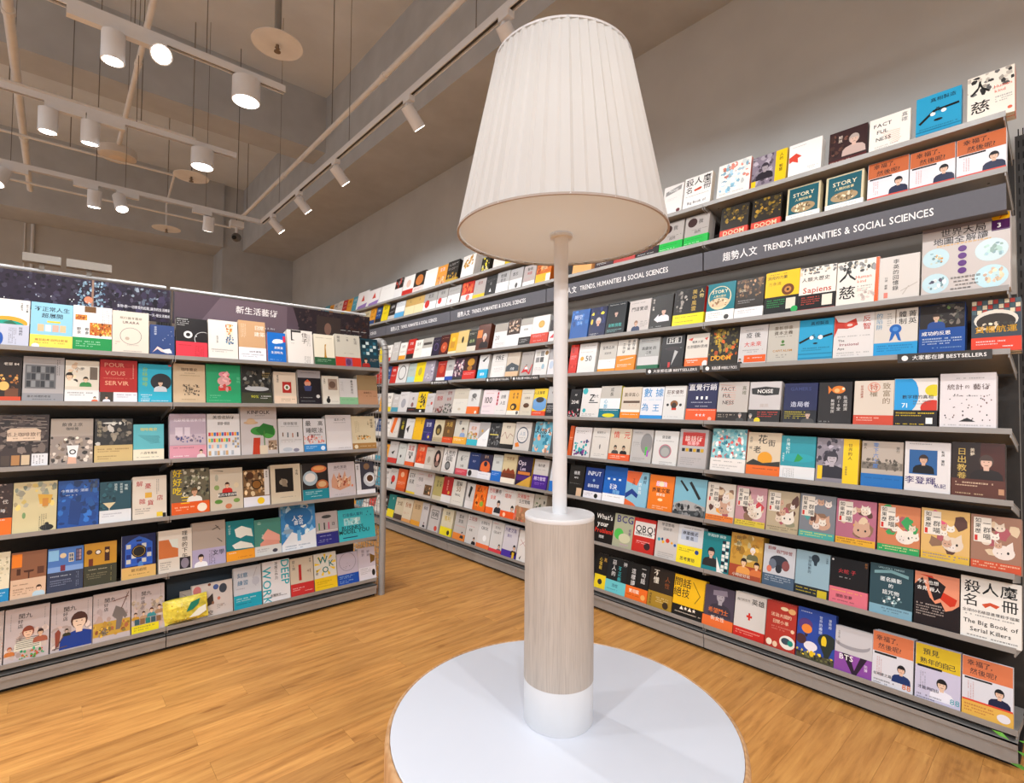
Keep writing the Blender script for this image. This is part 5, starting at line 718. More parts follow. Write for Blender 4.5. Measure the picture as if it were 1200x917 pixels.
L|3|9109|2007|2904|140|1|tall grey magazine with hat and green leaf, seventh on third shelf, left-hand unit|c4bebe|t .5 .89 .15 3a2c2c KINFOLK/g .4 .81 .25 1 777/o .28 .67 .2 .035 c0a080/o .28 .7 .12 .06 c8aa88/o .5 .5 .24 .09 3c8a3c/o .75 .48 .2 .14 4c9c44/p 2c7030 .4 .52 .62 .66 .9 .6 .92 .4 .7 .45 .55 .4/r .62 .2 .65 .5 4a7a38/p b83c24 .34 .36 .52 .36 .5 .02 .3 .02 .32 .2/p d8c8b0 .5 .02 .72 .02 .72 .2 .5 .2/r .74 .1 .98 .3 a89078/z .75 .1 .97 .29 7 6a5440 d8c8b0
L|3|10914|1443|2167|220|1|white book with tiny tools in a row, eighth on third shelf, left-hand unit|d4d4d6|t .5 .86 .14 666 理想整理/g .1 .77 .7 1 999/k .15 .48 .2 .62 1 1 6a4a30 654/k .35 .45 .4 .62 1 1 345 654/k .55 .45 .6 .6 1 1 a85c30 654/k .75 .46 .82 .62 1 1 333 654/g .1 .38 .8 2 999/o .35 .12 .2 .06 b8c0c8/o .7 .1 .12 .05 889
L|3|12383|1381|2153|220|1|white sleeping method book with sky and blue foot, ninth on third shelf, left-hand unit|d8d8dc|t .22 .86 .26 222 最/t .78 .86 .24 222 高/t .5 .65 .26 222 睡眠法/z 0 .28 1 .5 14 d87868 e0a8a0 b85c58 e8c0b8/b .24 3088cc/g .08 .16 .5 2 cef/c .85 .12 .1 def/t .5 .52 .1 222 STANFORD
L|3|13991|1717|2392|200|1|plain pale book with grey title, tenth on third shelf, left-hand unit|dcd8da|t .55 .87 .11 555 設計入門/g .3 .78 .45 1 888/r .05 .1 .95 .55 e4e2e4/g .4 .08 .5 1 999/s b8b4b4
L|3|15719|1710|2309|180|1|cream handwritten book with sketched shop and brown foot, eleventh on third shelf, left-hand unit|dcd0b0|w .85 .92 .12 5a4c38 好吃堂/w .7 .85 .08 8a7c60 小書/h .15 .85 .4 4 b0a480/z .2 .3 .75 .42 9 8a7850 c8b480 e8a850/b .2 a87c44/c .15 .1 .08 e8dcc0/g .3 .1 .6 1 ecd8b0
L|4|-1599|579|2328|160|1|brown and white book with orange foot, first on fourth shelf, left-hand unit|3c2c28|z 0 .4 1 1 10 5a4438 2a1e1c a8948a/t .6 .65 .34 d8d0c8 代/t .5 .48 .28 ccc 時/b .34 ec7020/g .1 .3 .5 1 fff
L|4|-539|1494|2331|180|1|beige landscape book with thatched roof, second on fourth shelf, left-hand unit|d0c498|z 0 .5 1 .95 14 a8a490 889080 c8b890 d8c070/p d8a840 .55 .75 .9 .72 .85 .55 .6 .55/r .66 .5 .8 .66 c88838/o .78 .08 .16 .06 222/c .78 .15 .05 222/h .6 .35 .3 4 555/o .25 .35 .04 .06 7a9a68
L|4|1007|1515|2277|140|1|deep blue night sea book with tree, third on fourth shelf, left-hand unit|1c4c98|z 0 .0 1 1 16 2458a8 183c80 2c68b8 143468/z .65 .75 1 1 8 3a4c68 2a3854/t .4 .78 .1 c8d8f0 今夜星光·_消逝/g .15 .68 .3 1 bcd/p 1a3c7c .3 .6 .6 .5 .5 .05 .25 .1
L|4|2427|1254|2085|180|1|dark teal book with cocktail glass, fourth on fourth shelf, left-hand unit|1f4a58|w .68 .95 .1 c8dcdc 從前有個/w .5 .95 .1 c8dcdc 調酒師/w .84 .92 .12 c8dcdc 夜晚/z 0 .35 .5 .95 8 2c5c68 183c48/p d8c8a0 .1 .5 .5 .5 .3 .36/r .29 .3 .31 .38 d8d0c0/b .32 d8dce0/g .08 .22 .6 2 889
L|4|3842|1460|2233|200|1|cream general store book with scattered red characters, fifth on fourth shelf, left-hand unit|dcd2c4|t .2 .83 .2 b03434 解/t .45 .77 .2 b03434 憂/t .28 .42 .2 b03434 雜/t .52 .38 .2 b03434 貨/t .8 .48 .2 b03434 店/r .36 .5 .56 .62 d8a838/h .7 .92 .2 2 555/g .08 .24 .4 3 666/r .7 .05 .88 .15 e8c838/r .88 .02 .98 .12 222
L|4|5680|1774|2480|200|1|yellow lettered photo book with farmer and orange foot, sixth on fourth shelf, left-hand unit|6a6450|z .3 .4 1 1 22 8a8c70 4c4c3c c8c4b0 2c2c24/w .15 1 .26 f0d018 好好吃/f .6 .25 .42 d0a080 6a5030 ecebe4/b .28 e05c20/c .8 .14 .13 f0e4d0/g .08 .16 .5 2 fdb/t .35 .32 .26 f0d018 三
L|4|7441|1671|2383|220|1|cream book with woman in red apron and vegetables, seventh on fourth shelf, left-hand unit|ccc0ac|p 222 .05 .96 .4 .92 .4 .94/f .52 .42 .32 e8b898 3a2018 c82c24/r .25 .32 .8 .42 222/t .52 .37 .1 W 美式冷蔬百科/o .2 .55 .08 .06 8aa060/o .8 .58 .08 .06 d8c8a8/o .25 .22 .12 .05 5a8a3c/o .55 .1 .1 .06 c87850/o .8 .22 .1 .05 7a9a50/o .2 .78 .05 .08 a8a898
L|4|9024|1416|2174|180|1|brown photo book of bowls with white foot, eighth on fourth shelf, left-hand unit|7a5c3c|z 0 .35 .85 1 14 c8a070 4a3420 a88050 e0c8a0/c .5 .6 .2 2a1c10/c .5 .6 .16 8a5c28/c .25 .85 .15 4a2c14/r .8 .3 1 1 dcd8d4/w .9 .95 .09 444 煮料理/b .28 e4e4ec/c .65 .16 .14 f0c828
L|4|10692|1757|2383|180|1|thick cream book with black still life panel, ninth on fourth shelf, left-hand unit|d4c8b0|r .15 .3 .75 .9 1c1814/o .42 .55 .14 .08 a09480/p 8a7c68 .35 .65 .5 .6 .55 .42 .38 .45/w .88 .85 .1 333 冬牧/g .3 .16 .5 1 888/s b0a48c
L|4|12509|1648|2326|180|1|black food book with teal foot, tenth on fourth shelf, left-hand unit|26201e|o .65 .84 .3 .1 d8784c/o .65 .86 .22 .06 e8a868/c .3 .6 .28 a8bcc8/o .3 .62 .2 .12 e8e4e0/o .75 .4 .24 .14 b8683c/o .75 .42 .16 .08 d8b080/b .3 1c8494/g .1 .22 .6 2 cee/g .3 .1 .4 1 cee
L|4|14250|1802|2289|160|1|pinkish white book with hand of stacked snacks, eleventh on fourth shelf, left-hand unit|ccc4c8|t .45 .86 .12 5a5058 為吃旅遊/g .2 .78 .5 1 888/p d09c80 .1 .5 .2 .7 .3 .5 .4 .72 .5 .52 .62 .75 .68 .5 .85 .6 .8 .3 .4 .2 .1 .3/z .3 .3 .9 .6 10 8a3c28 c87850 e8c8a8/g .2 .08 .5 1 999
L|4|15882|1333|2212|180|1|slate book with coffee cup on a saucer, twelfth on fourth shelf, left-hand unit|3c3c48|c .75 .45 .36 c8d0d8/c .75 .48 .24 e8ecf0/c .75 .48 .17 5a3820/c .6 .85 .16 8a6c50/r 0 0 .25 .95 dcdce0/w .12 .9 .12 444 咖啡/b .15 ecebf0
L|5|-1598|575|2196|200|1|cream book with bright blue foot, first on fifth shelf, left-hand unit|e4dcc0|z .4 .4 1 .95 6 ccc4a0 d8d4b8/w .8 .9 .12 8a8468 夏日/b .27 1c88c0/g .3 .18 .5 2 cef
L|5|-672|1196|2085|140|1|brown book with tables, chairs and boy, second on fifth shelf, left-hand unit|8c5c40|r 0 0 1 .42 d8b89c/r .02 .68 .3 .96 f08420/p 4a2818 .35 .6 .65 .6 .63 .56 .52 .55 .52 .42 .48 .42 .48 .55 .37 .56/k .15 .5 .28 .66 1 1 4a2818 543/k .72 .48 .95 .66 1 1 5a3424 543/f .8 .03 .36 e8c4a8 3a2820 b8d0dc/g .08 .3 .4 1 6a4c3c/g .08 .2 .55 3 7a5c48
L|5|612|1287|2042|160|1|blue book with small clock, windows and chair, third on fifth shelf, left-hand unit|4c78c0|r 0 .46 1 .58 7ca0d8/r .02 .72 .3 .96 8ac0e8/c .42 .82 .09 e0c8a0/r .58 .66 .72 .86 e8d8b0/k .59 .67 .71 .85 2 2 5a6a88 4a5c7c/r .78 .66 .95 .94 3c3450/k .79 .68 .94 .92 2 3 6a5c78 a88c90/k .34 .46 .5 .62 1 1 7a3040 723/b .46 343c54/g .08 .36 .55 1 c8d0e0/g .08 .26 .6 3 8a94b0/h .8 .42 .12 2 8894b0
L|5|1916|1253|2060|220|1|golden brown book with clocks and olive foot, fourth on fifth shelf, left-hand unit|c08c24|c .15 .8 .09 4a2c14/c .42 .78 .1 3c2818/c .42 .78 .07 ece0d0/r .62 .55 .78 .88 3c1c10/c .7 .78 .06 d8b068/k .12 .44 .28 .66 1 1 6a2c14 623/b .48 3c3c2c/g .08 .38 .6 1 c8c0a0/g .08 .28 .6 3 8a8468/h .82 .42 .1 1 a89c60
L|5|3457|1424|2203|140|1|navy storybook with arch of lit blue windows, fifth on fifth shelf, left-hand unit|141c50|p 2c5cc0 .1 .3 .1 .8 .3 .9 .5 .96 .7 .9 .9 .8 .9 .3/k .12 .35 .88 .8 5 4 c8c8c0 2454b8 1c2c78/c .5 .62 .22 1c1814/ring .5 .62 .18 c8a038/r .42 .84 .58 .88 1c1c40/o .55 .3 .08 .09 4a80c8/b .28 d8b068/t .5 .2 .11 5a4420 銀河戲院/g .2 .1 .6 1 5a4420/s e0e4e8
L|5|5051|1513|2215|200|1|white and orange book with ideal afternoon title, sixth on fifth shelf, left-hand unit|dcd4c8|r 0 .35 .58 .78 c8713c/p d8e0d8 .3 .78 .58 .78 .58 .55 .4 .6/w .78 .95 .19 222 理想的下午/r .62 .05 .95 .32 2c2830/o .78 .18 .12 .12 888090/g .05 .24 .3 4 555
L|5|6634|1623|2421|140|1|taupe memoir book with lavender foot and woman, seventh on fifth shelf, left-hand unit|ac9f94|l .7 .9 .85 .78 444/l .6 .8 .8 .86 444/l .75 .6 .9 .5 444/b .4 b0a8c8/f .25 .0 .4 e8c8b0 2a2020 f0f0f4/h .5 .35 .4 4 445/t .78 .28 .18 445 文學
L|5|8225|1481|2275|220|1|teal book with white islands and orange foot, eighth on fifth shelf, left-hand unit|1c7c84|p e4e8e0 .3 .78 .55 .85 .9 .75 .95 .55 .7 .6 .5 .55 .35 .6/p e4e8e0 .2 .4 .5 .48 .9 .38 .98 .28 .3 .3/w .12 .9 .09 c8e4e0 早川日子/b .26 f0a02c/g .08 .2 .3 1 fff/g .4 .08 .5 1 a52
L|5|9722|1481|2145|160|1|sage green book with pink mountains, ninth on fifth shelf, left-hand unit|4c8c80|w .18 .95 .14 b8dcd0 山/p e8a898 .25 .5 .5 .72 .95 .52 .95 .35 .4 .4/p e09c8c .2 .35 .4 .45 .9 .38 .95 .25 .2 .28/w .3 .6 .09 c8dcd0 女孩/b .28 d8dcdc/o .75 .12 .1 .05 445/g .08 .18 .5 2 778
L|5|11525|2094|2876|140|1|tall sky blue book with white clouds and glass bowl, tenth on fifth shelf, left-hand unit|3c88c8|z 0 .3 1 1 14 78b0e0 2c78bc a8d0f0 e0f0f8/o .5 .7 .4 .2 2c70b0/t .5 .68 .16 e8f4fc 人文_/t .5 .58 .14 e8f4fc 書寫/o .2 .42 .14 .05 8ca8c0/p e8f0f8 0 .15 .3 .4 .6 .3 1 .42 1 0 0 0/r .45 .2 .55 .42 6cb0e0/g .1 .1 .7 2 68a
L|5|13299|1424|2111|180|1|pale grey book with coloured strokes and violet foot, eleventh on fifth shelf, left-hand unit|b4acac|o .5 .85 .22 .05 444/k .12 .45 .18 .7 1 1 3c8c50 333/k .35 .45 .42 .7 1 1 333 333/k .55 .45 .62 .7 1 1 c84c78 333/t .8 .62 .2 444 13/b .38 2c2c80/g .08 .28 .6 1 ccf/g .08 .16 .6 2 aac/r 0 .42 1 .44 e4e4e4
L|5|15331|2547|2071|200|1|bright turquoise book, twelfth on fifth shelf, left-hand unit|3cb8c4|t .4 .82 .09 246 打造個人獲利/r .15 .5 .6 .72 a8dce0/z .18 .5 .6 .7 8 c8ecec 7cccd4/t .38 .42 .14 10282c BUSINESS/t .42 .3 .14 10282c MODEL_YOU/l .1 .12 .5 .12 246/z3 .7 .7 .95 .9 3 246
L|6|-1623|367|2345|220|1|pale illustrated book cut by the left edge, first on bottom shelf, left-hand unit|c0b4b0|j2 4
L|6|-646|1500|2327|220|1|pale store novel with boy in striped shirt and vegetables, second on bottom shelf, left-hand unit|c4b8b8|j2 0
L|6|910|1509|2240|200|1|pale store novel with large youth in blue hoodie, third on bottom shelf, left-hand unit|c4b8b8|j2 1
L|6|2435|1476|2293|140|1|pale store novel with stone figure on yellow field, fourth on bottom shelf, left-hand unit|c4b8b8|j2 2
L|6|3922|1406|2282|220|1|pale store novel with standing people and yellow foot, fifth on bottom shelf, left-hand unit|c4b8b8|j2 3
L|6|6880|1975|1805|200|1|wide white book with scattered brown and pink stones, sixth on bottom shelf, left-hand unit|d0c8c4|o .12 .82 .1 .14 c87878/o .42 .95 .04 .04 7a4a38/o .58 .85 .07 .08 4a6098/o .76 .78 .1 .14 3c4450/p 3a302c .2 .4 .5 .68 .52 .38 .3 .3/o .5 .4 .03 .05 8a6048/o .65 .5 .04 .05 c87860/t .25 .12 .13 222 影響食空/g .6 .3 .2 3 666/o .3 .62 .03 .05 8a9a68/o .72 .3 .04 .03 b8a8a0
L|6|8677|1468|2323|140|1|white practice book with profile and cyan foot, seventh on bottom shelf, left-hand unit|c8ccd4|t .32 .8 .2 2c6c94 刻意/t .32 .62 .2 2c6c94 練習/l .85 .95 .7 .7 a8a8b4/l .7 .7 .8 .5 a8a8b4/o .8 .62 .14 .1 b8bcc8/g .1 .48 .3 1 889/b .34 1ca0b8/g .08 .24 .7 2 cee/g .08 .12 .5 1 146
L|6|10266|1551|2352|180|1|white book with vertical turquoise letters, eighth on bottom shelf, left-hand unit|e4e4e8|q .16 .42 .42 22a8b8 WORK/q .84 .68 .42 22a8b8 DEEP/w .5 .97 .13 222 深度工作力/g .15 .12 .7 1 333/t .45 .16 .1 222 淺薄時代
L|6|11784|1401|2256|200|1|cream book with big red 1 and red foot, ninth on bottom shelf, left-hand unit|d4c8b4|t .42 .62 .95 b82c2c 1/t .8 .62 .22 8a6a50 +1/w .15 .95 .14 444 從1到/w .88 .95 .09 555 時間/b .33 c83030/g .08 .2 .5 2 ecc/g .6 .1 .3 1 ecc
L|6|13268|1446|2271|180|1|white book with radiating yellow strips and teal letters, tenth on bottom shelf, left-hand unit|e0e0d8|ray f0cc20/t .4 .82 .42 1c7a78 W/t .5 .55 .36 1c7a78 O/t .78 .7 .36 1c7a78 K/b .34 f0c820/g .1 .22 .6 2 a80/w .12 .58 .12 222 大師/g .1 .1 .7 1 a80
L|6|14758|1441|2000|200|1|lilac white book with line arc and blue band, eleventh on bottom shelf, left-hand unit|c4bccc|ring .5 .72 .4 8a8494/z3 .2 .5 .9 .9 5 3c3444/b .34 1c50b0/g .08 .26 .7 2 ace/g .08 .12 .6 2 ace
L|6|16111|1234|2117|200|1|lilac book with brown half disc and text characters, twelfth on bottom shelf, left-hand unit|ccc4d0|w .3 .95 .18 6a6070 設計/w .6 .92 .18 6a6070 好時/p 7a5820 .7 .8 1 .7 .95 .55 .7 .5/r 0 0 1 .4 e0dce4/g .1 .34 .6 4 888/o .85 .2 .1 .1 222"""
rows = {}; stacks = MB(); rg = random.Random(11); n = 0
def stack_box(mb, M, w, h, th, y, bgc, sp):
    mb.box(-w / 2, w / 2, y, y + .0008, 0, h, bgc, M); mb.box(-w / 2, w / 2, y + th - .0008, y + th, 0, h, bgc, M)
    mb.box(-w / 2 + .001, w / 2 - .001, y + .0008, y + th - .0008, .001, h - .002, hexc('d8d2c6'), M); mb.box(w / 2 - .001, w / 2, y + .0008, y + th - .0008, 0, h, sp, M)
for ln in DATA.strip().split('\n'):
    side, r_, c_, w_, h_, th_, real, label, bg, el = ln.split('|'); r_ = int(r_); c_, w_, h_, th_ = [int(v) / 10000 for v in (c_, w_, h_, th_)]
    els = el.split('/')
    if side == 'R': loc = (XR + .012, c_, LIPR[r_ - 1] - .0072); rz = R(-90); grp = 'books faced out on the wall bookcases'
    else: loc = (c_, YL + .012, LIPL[r_ - 1] - .0072); rz = 0; grp = 'books faced out on the freestanding shelf unit'
    rows.setdefault((side, r_), []).append((c_ - w_ / 2, c_ + w_ / 2)); n += 1
    M = Matrix.Translation(loc) @ Matrix.Rotation(rz, 4, 'Z') @ Matrix.Rotation(-TH, 4, 'X'); sp = hexc([e[2:] for e in els if e.startswith('s ')][0]) if any(e.startswith('s ') for e in els) else hexc(bg)
    y = .0
    if real == '1': make_book(n, w_, h_, th_, bg, els, loc, rz, label, grp); y = th_ + .001
    else:
        a = Art(stacks, w_, h_, n); k0 = len(stacks.v); stack_box(stacks, Matrix(), w_, h_, th_, 0, hexc(bg), sp)
        for e in els:
            if e and not e.startswith('s '): a.draw(('r 0 0 1 ' + e[2:]) if e.startswith('b ') else e)
        for q in range(k0, len(stacks.v)): stacks.v[q] = tuple(M @ Vector(stacks.v[q]))
        y = th_ + .001
    ncp = rg.randint(1, 2) if side == 'L' or c_ < 2.6 else rg.randint(3, 6)
    if c_ > 2.2 and side == 'R' and '/s ' in ln: ncp += 2
    for q in range(ncp):
        if y + th_ > .2: break
        stack_box(stacks, M, w_, h_ * rg.uniform(.985, .995), th_, y, hexc(bg), sp); y += th_ + .0012
# the rest of each wall shelf, where the photograph shows too little to tell books apart
gen = ['ece8e0', 'd8d4d0', 'b8b4b0', 'c83028', 'e8a030', '2a4a80', '2c2826', 'd8c8a0', 'f0ece6', '4a9ab0', 'e0dcd6', 'c8c4c0', 'e8d020', 'a8402c']
for (r_) in range(1, 10):
    iv = sorted(rows.get(('R', r_), [])); cur = 2.3 if r_ in (1, 2) else 2.6
    iv = [q for q in iv if q[1] > cur] + [(8.5, 9)]
    for a, c in iv:
        while a - cur > .125:
            w_ = rg.uniform(.125, .15); 
            if a - cur < w_ + .004: break
            cy = cur + w_ / 2; h_ = rg.uniform(.185, .205) if r_ < 3 else rg.uniform(.19, .215); bg = rg.choice(gen); th_ = rg.uniform(.015, .025)
            M = Matrix.Translation((XR + .012, cy, LIPR[r_ - 1] - .0072)) @ Matrix.Rotation(R(-90), 4, 'Z') @ Matrix.Rotation(-TH, 4, 'X')
            k0 = len(stacks.v); stack_box(stacks, Matrix(), w_, h_, th_, 0, hexc(bg), hexc(bg)); A = Art(stacks, w_, h_, int(cy * 1000) + r_)
            tx = '222' if bg[0] in 'def' or bg[0] == 'b' else 'eee'
            A.draw('t .5 .78 .24 %s %s' % (tx, rg.choice(['人生', '時間', '世界', '未來', '生活', '經濟', '文化', '學習']))); A.draw('g .1 .5 .8 2 ' + tx)
            if rg.random() < .5: A.draw('r 0 0 1 .28 ' + rg.choice(gen))
            for q in range(k0, len(stacks.v)): stacks.v[q] = tuple(M @ Vector(stacks.v[q]))
            y = th_ + .001
            for q in range(rg.randint(2, 5)):
                if y + th_ > .2: break
                stack_box(stacks, M, w_, h_ * .99, th_, y, hexc(bg), hexc(bg)); y += th_ + .001
            cur += w_ + rg.uniform(.003, .02)
        cur = max(cur, c)
tag(stacks.build('spare_books', PRINT), 'further copies stacked behind the faced-out books and the farthest small books', 'books', kind='stuff')

# yellow packet and small folded cards at the left of the bottom shelf
M0 = (.56, YL - .004, LIPL[5] + .004)
t = thing('wrapped_packet', 'yellow film-wrapped packet with green leaf print on the bottom shelf', 'packet', M0, None, (-R(8), R(-4), R(-4)))
import bmesh
bm = bmesh.new(); bmesh.ops.create_cube(bm, size=1); bmesh.ops.subdivide_edges(bm, edges=bm.edges[:], cuts=5, use_grid_fill=True)
r3 = random.Random(5)
for v in bm.verts:
    x, y, z = v.co; k = (1 - (2 * x) ** 4) * (1 - (2 * z) ** 4)
    v.co = ((x * .2) + r3.uniform(-.002, .002), y * (.02 + .035 * k) + r3.uniform(-.002, .002), (z + .5) * .125 + r3.uniform(-.002, .002))
me = D.meshes.new('pouch'); bm.to_mesh(me); bm.free()
ym = mat('yellow_film', 'dccb48', .25, 0, .35, 30, .5); me.materials.append(ym); o = D.objects.new('pouch', me); SC.collection.objects.link(o); o.parent = t; o.location = (0, .02, 0)
m = MB(); A = Art(m, .19, .11, 9); A.draw('p 1c7c64 .5 .45 .62 .85 .85 .95 .8 .7 .66 .5'); A.draw('p e8e8d8 .55 .15 .8 .5 .98 .6 .98 .3 .8 .15'); A.draw('z3 .05 .1 .5 .9 22 c8a830 e8e090 a88828'); A.draw('r .05 .04 .75 .08 4a4434'); o = m.build('film_print', PRINT, t); o.location = (0, -.0105, .002)
t = thing('card_packet', 'small folded pale card packet behind the yellow packet', 'packet', (.60, YL + .04, LIPL[5] + .0), None, (-TH, 0, 0))
m = MB(); A = Art(m, .13, .15, 3); m.box(-.065, .065, 0, .008, 0, .15, hexc('a89e98')); A.draw('r .1 .5 .9 .95 b8aca4'); A.draw('z .1 .2 .9 .5 6 8a8440 a8a050'); A.draw('l .1 .9 .5 .6 8a807c'); A.draw('l .9 .9 .5 .6 8a807c'); m.build('card', PRINT, t)
m = MB(); M = Matrix.Translation((.78, YL + .135, LIPL[5] - .034)) @ Matrix.Rotation(-TH, 4, 'X'); m.box(-.29, .18, 0, .004, -.0, .24, None, M); o = m.build('display_board', mat('slate_blue_card', '33424f', .6)); tag(o, 'plain slate blue board standing behind the stones book', 'board')

# ------------------------------------------------------------------ round table and lamp
C0 = (.8735, .798); t = thing('round_table', 'white-topped round table with pale wood edge under the lamp', 'table', (C0[0] + .004, C0[1], 0))
def lathe(prof, n=96):
    m = MB(); k = len(prof); vs = [(r * math.cos(2 * math.pi * i / n), r * math.sin(2 * math.pi * i / n), z) for i in range(n) for r, z in prof]
    m.raw(vs, [(i * k + j, ((i + 1) % n) * k + j, ((i + 1) % n) * k + j + 1, i * k + j + 1) for i in range(n) for j in range(k - 1)]); return m
def wood_mat(name, a, b_, sc, stretch, rough=.45):
    m = D.materials.new(name); m.use_nodes = True; nt = m.node_tree; N = nt.nodes.new; L = nt.links.new; b = nt.nodes['Principled BSDF']; b.inputs['Roughness'].default_value = rough
    tc = N('ShaderNodeTexCoord'); mp = N('ShaderNodeMapping'); mp.inputs['Scale'].default_value = stretch; L(tc.outputs['Object'], mp.inputs[0])
    n = N('ShaderNodeTexNoise'); n.inputs['Scale'].default_value = sc; n.inputs['Detail'].default_value = 7; n.inputs['Distortion'].default_value = .8; L(mp.outputs[0], n.inputs[0])
    wv = N('ShaderNodeTexWave'); wv.inputs['Scale'].default_value = sc * .8; wv.inputs['Distortion'].default_value = 9; wv.inputs['Detail'].default_value = 3; L(mp.outputs[0], wv.inputs[0])
    mx = N('ShaderNodeMath'); mx.operation = 'MULTIPLY_ADD'; L(wv.outputs['Fac'], mx.inputs[0]); mx.inputs[1].default_value = .3; L(n.outputs[0], mx.inputs[2])
    r = N('ShaderNodeValToRGB'); e = r.color_ramp.elements; e[0].position = .35; e[0].color = hexc(a); e[1].position = .85; e[1].color = hexc(b_); L(mx.outputs[0], r.inputs[0]); L(r.outputs[0], b.inputs['Base Color']); return m
beech = wood_mat('beech_edge', 'b98a5c', 'd0a67a', 6, (4, 4, 1)); ash = wood_mat('washed_ash', 'a69d95', 'b8aea5', 40, (3, 3, .22), .5)
lathe([(0, .6), (.376, .6), (.3795, .5992), (.3795, .555), (0, .555)]).build('table_top', white_l, t, smooth=True)
lathe([(.3797, .5975), (.3815, .6002), (.3845, .6004), (.389, .596), (.391, .585), (.391, .45), (.385, .44), (.3797, .44)]).build('edge_band', beech, t, smooth=True)
lathe([(.378, .44), (.378, .43), (0, .43)]).build('underside', beech, t)
lathe([(0, .43), (.05, .43), (.05, .03), (.25, .02), (.26, 0), (0, 0)], 48).build('pedestal', white_p, t, smooth=True)

t = thing('table_lamp', 'tall lamp with white pleated shade standing on the round table', 'lamp', (.868, .80, .6))
lathe([(0, 0), (.0765, 0), (.078, .002), (.078, .0925), (0, .0925)]).build('base_collar', white_p, t, smooth=True)
lathe([(.0785, .0927), (.0785, .4473)]).build('wooden_column', ash, t, smooth=True)
lathe([(.0785, .4475), (.0792, .4485), (.0792, .456), (.078, .458), (0, .458)]).build('top_plate', white_p, t, smooth=True)
lathe([(.0165, .458), (.0165, 1.1)], 32).build('pole', white_p, t, smooth=True)
lathe([(.0165, 1.092), (.026, 1.093), (.026, 1.099), (.0165, 1.1)], 32).build('pole_collar', white_p, t, smooth=True)
def shade_mat(name, em, tr):
    m = D.materials.new(name); m.use_nodes = True; nt = m.node_tree; N = nt.nodes.new; L = nt.links.new; nt.nodes.remove(nt.nodes['Principled BSDF']); out = nt.nodes['Material Output']
    d = N('ShaderNodeBsdfDiffuse'); d.inputs[0].default_value = (.74, .75, .76, 1); tb = N('ShaderNodeBsdfTranslucent'); tb.inputs[0].default_value = (.78, .76, .72, 1)
    tc = N('ShaderNodeTexCoord'); n = N('ShaderNodeTexNoise'); n.inputs['Scale'].default_value = 60; L(tc.outputs['Object'], n.inputs[0]); bp = N('ShaderNodeBump'); bp.inputs['Strength'].default_value = .1; bp.inputs['Distance'].default_value = .002; L(n.outputs[0], bp.inputs['Height']); L(bp.outputs[0], d.inputs['Normal'])
    mx = N('ShaderNodeMixShader'); mx.inputs[0].default_value = tr; L(d.outputs[0], mx.inputs[1]); L(tb.outputs[0], mx.inputs[2]); L(mx.outputs[0], out.inputs[0]); return m
SH = shade_mat('pleated_fabric', 0, .38); DF = shade_mat('diffuser_acrylic', 0, .5)
NP = 52; m = MB(); vs = []; n = NP * 8; H0, H1, R0, R1 = 1.097, 1.5, .2385, .157
for i in range(n):
    a = 2 * math.pi * i / n; ph = (i % 8) / 8; bumpv = (.0062 + .002 * math.sin(i // 8 * 2.4)) * (ph if ph < .75 else (1 - ph) * 3) - .0022
    for j, (z, rr) in enumerate(((H0, R0), (H0 + .2, (R0 + R1) / 2 + .001), (H1, R1))): vs.append(((rr + bumpv) * math.cos(a), (rr + bumpv) * math.sin(a), z))
m.raw(vs, [(i * 3 + j, ((i + 1) % n) * 3 + j, ((i + 1) % n) * 3 + j + 1, i * 3 + j + 1) for i in range(n) for j in range(2)])
sh = m.build('shade', SH, t, smooth=True)
lathe([(R0 - .001, H0 - .001), (R0 + .0032, H0 - .001), (R0 + .0032, H0 + .0035), (R0 - .001, H0 + .0035)]).build('rim', mat('rim_tape', 'a89c94', .7), sh)
lathe([(R1 - .002, H1 + .001), (R1 + .003, H1 + .001), (R1 + .003, H1 - .004)]).build('rim', white_p, sh)
lathe([(.026, H0 + .006), (R0 - .003, H0 + .006)]).build('diffuser', DF, t)
m = MB(); m.cyl((0, 0, 1.1), (0, 0, 1.25), .0165, 16); m.build('bulb_holder', white_p, t)
for dz, pw in ((1.3, BULB_W),):
    l = D.lights.new('bulb', 'POINT'); l.energy = pw; l.color = (1, .92, .84); l.shadow_soft_size = .05; o = D.objects.new('bulb', l); SC.collection.objects.link(o); o.parent = t; o.location = (0, 0, dz)

# ------------------------------------------------------------------ ceiling services
def rail(name, label, p, q, wires, grp='white lighting tracks hung from the ceiling'):
    t = thing(name, label, 'track', p, grp); d = Vector(q) - Vector(p); Lh = d.length; t.rotation_euler = (0, 0, math.atan2(d.y, d.x))
    m = MB(); m.box(0, Lh, -.017, .017, .01, .035); m.box(0, Lh, -.017, -.011, -.004, .01); m.box(0, Lh, .011, .017, -.004, .01); m.build('channel', white_p, t)
    m = MB(); m.box(0, Lh, -.0105, .0105, .006, .0098); m.build('groove', steel_d, t)
    for x in wires: m = MB(); m.cyl((x, 0, .035), (x, 0, CEIL - p[2]), .0022, 6); m.build('hanger_wire', mat('wire_grey', '6c6660', .5), t)
    return t
rail('lighting_track', 'white lighting track nearest overhead, carrying the bright glaring spotlight', (-1.6, 3.04, 3.1), (.94, 3.04, 3.1), [1.84, 2.145])
rail('lighting_track', 'middle of the three parallel white tracks, above the freestanding unit', (-2.4, 4.1, 3.1), (.94, 4.1, 3.1), [1.5, 2.1, 2.75])
rail('lighting_track', 'farthest of the three parallel white tracks, joining the side track at a corner', (-2.6, 5.42, 3.1), (1.49, 5.42, 3.1), [2.3, 3.0, 3.6])
rail('lighting_track', 'long white side track running along the right wall', (1.49, -2.5, 3.1), (1.49, 5.42, 3.1), [2.3, 4.45, 5.9, 7.4])
rail('lighting_track', 'white track just outside the top of the view, lighting the freestanding unit', (-2.6, 1.9, 3.1), (.9, 1.9, 3.1), [.6, 2.4])
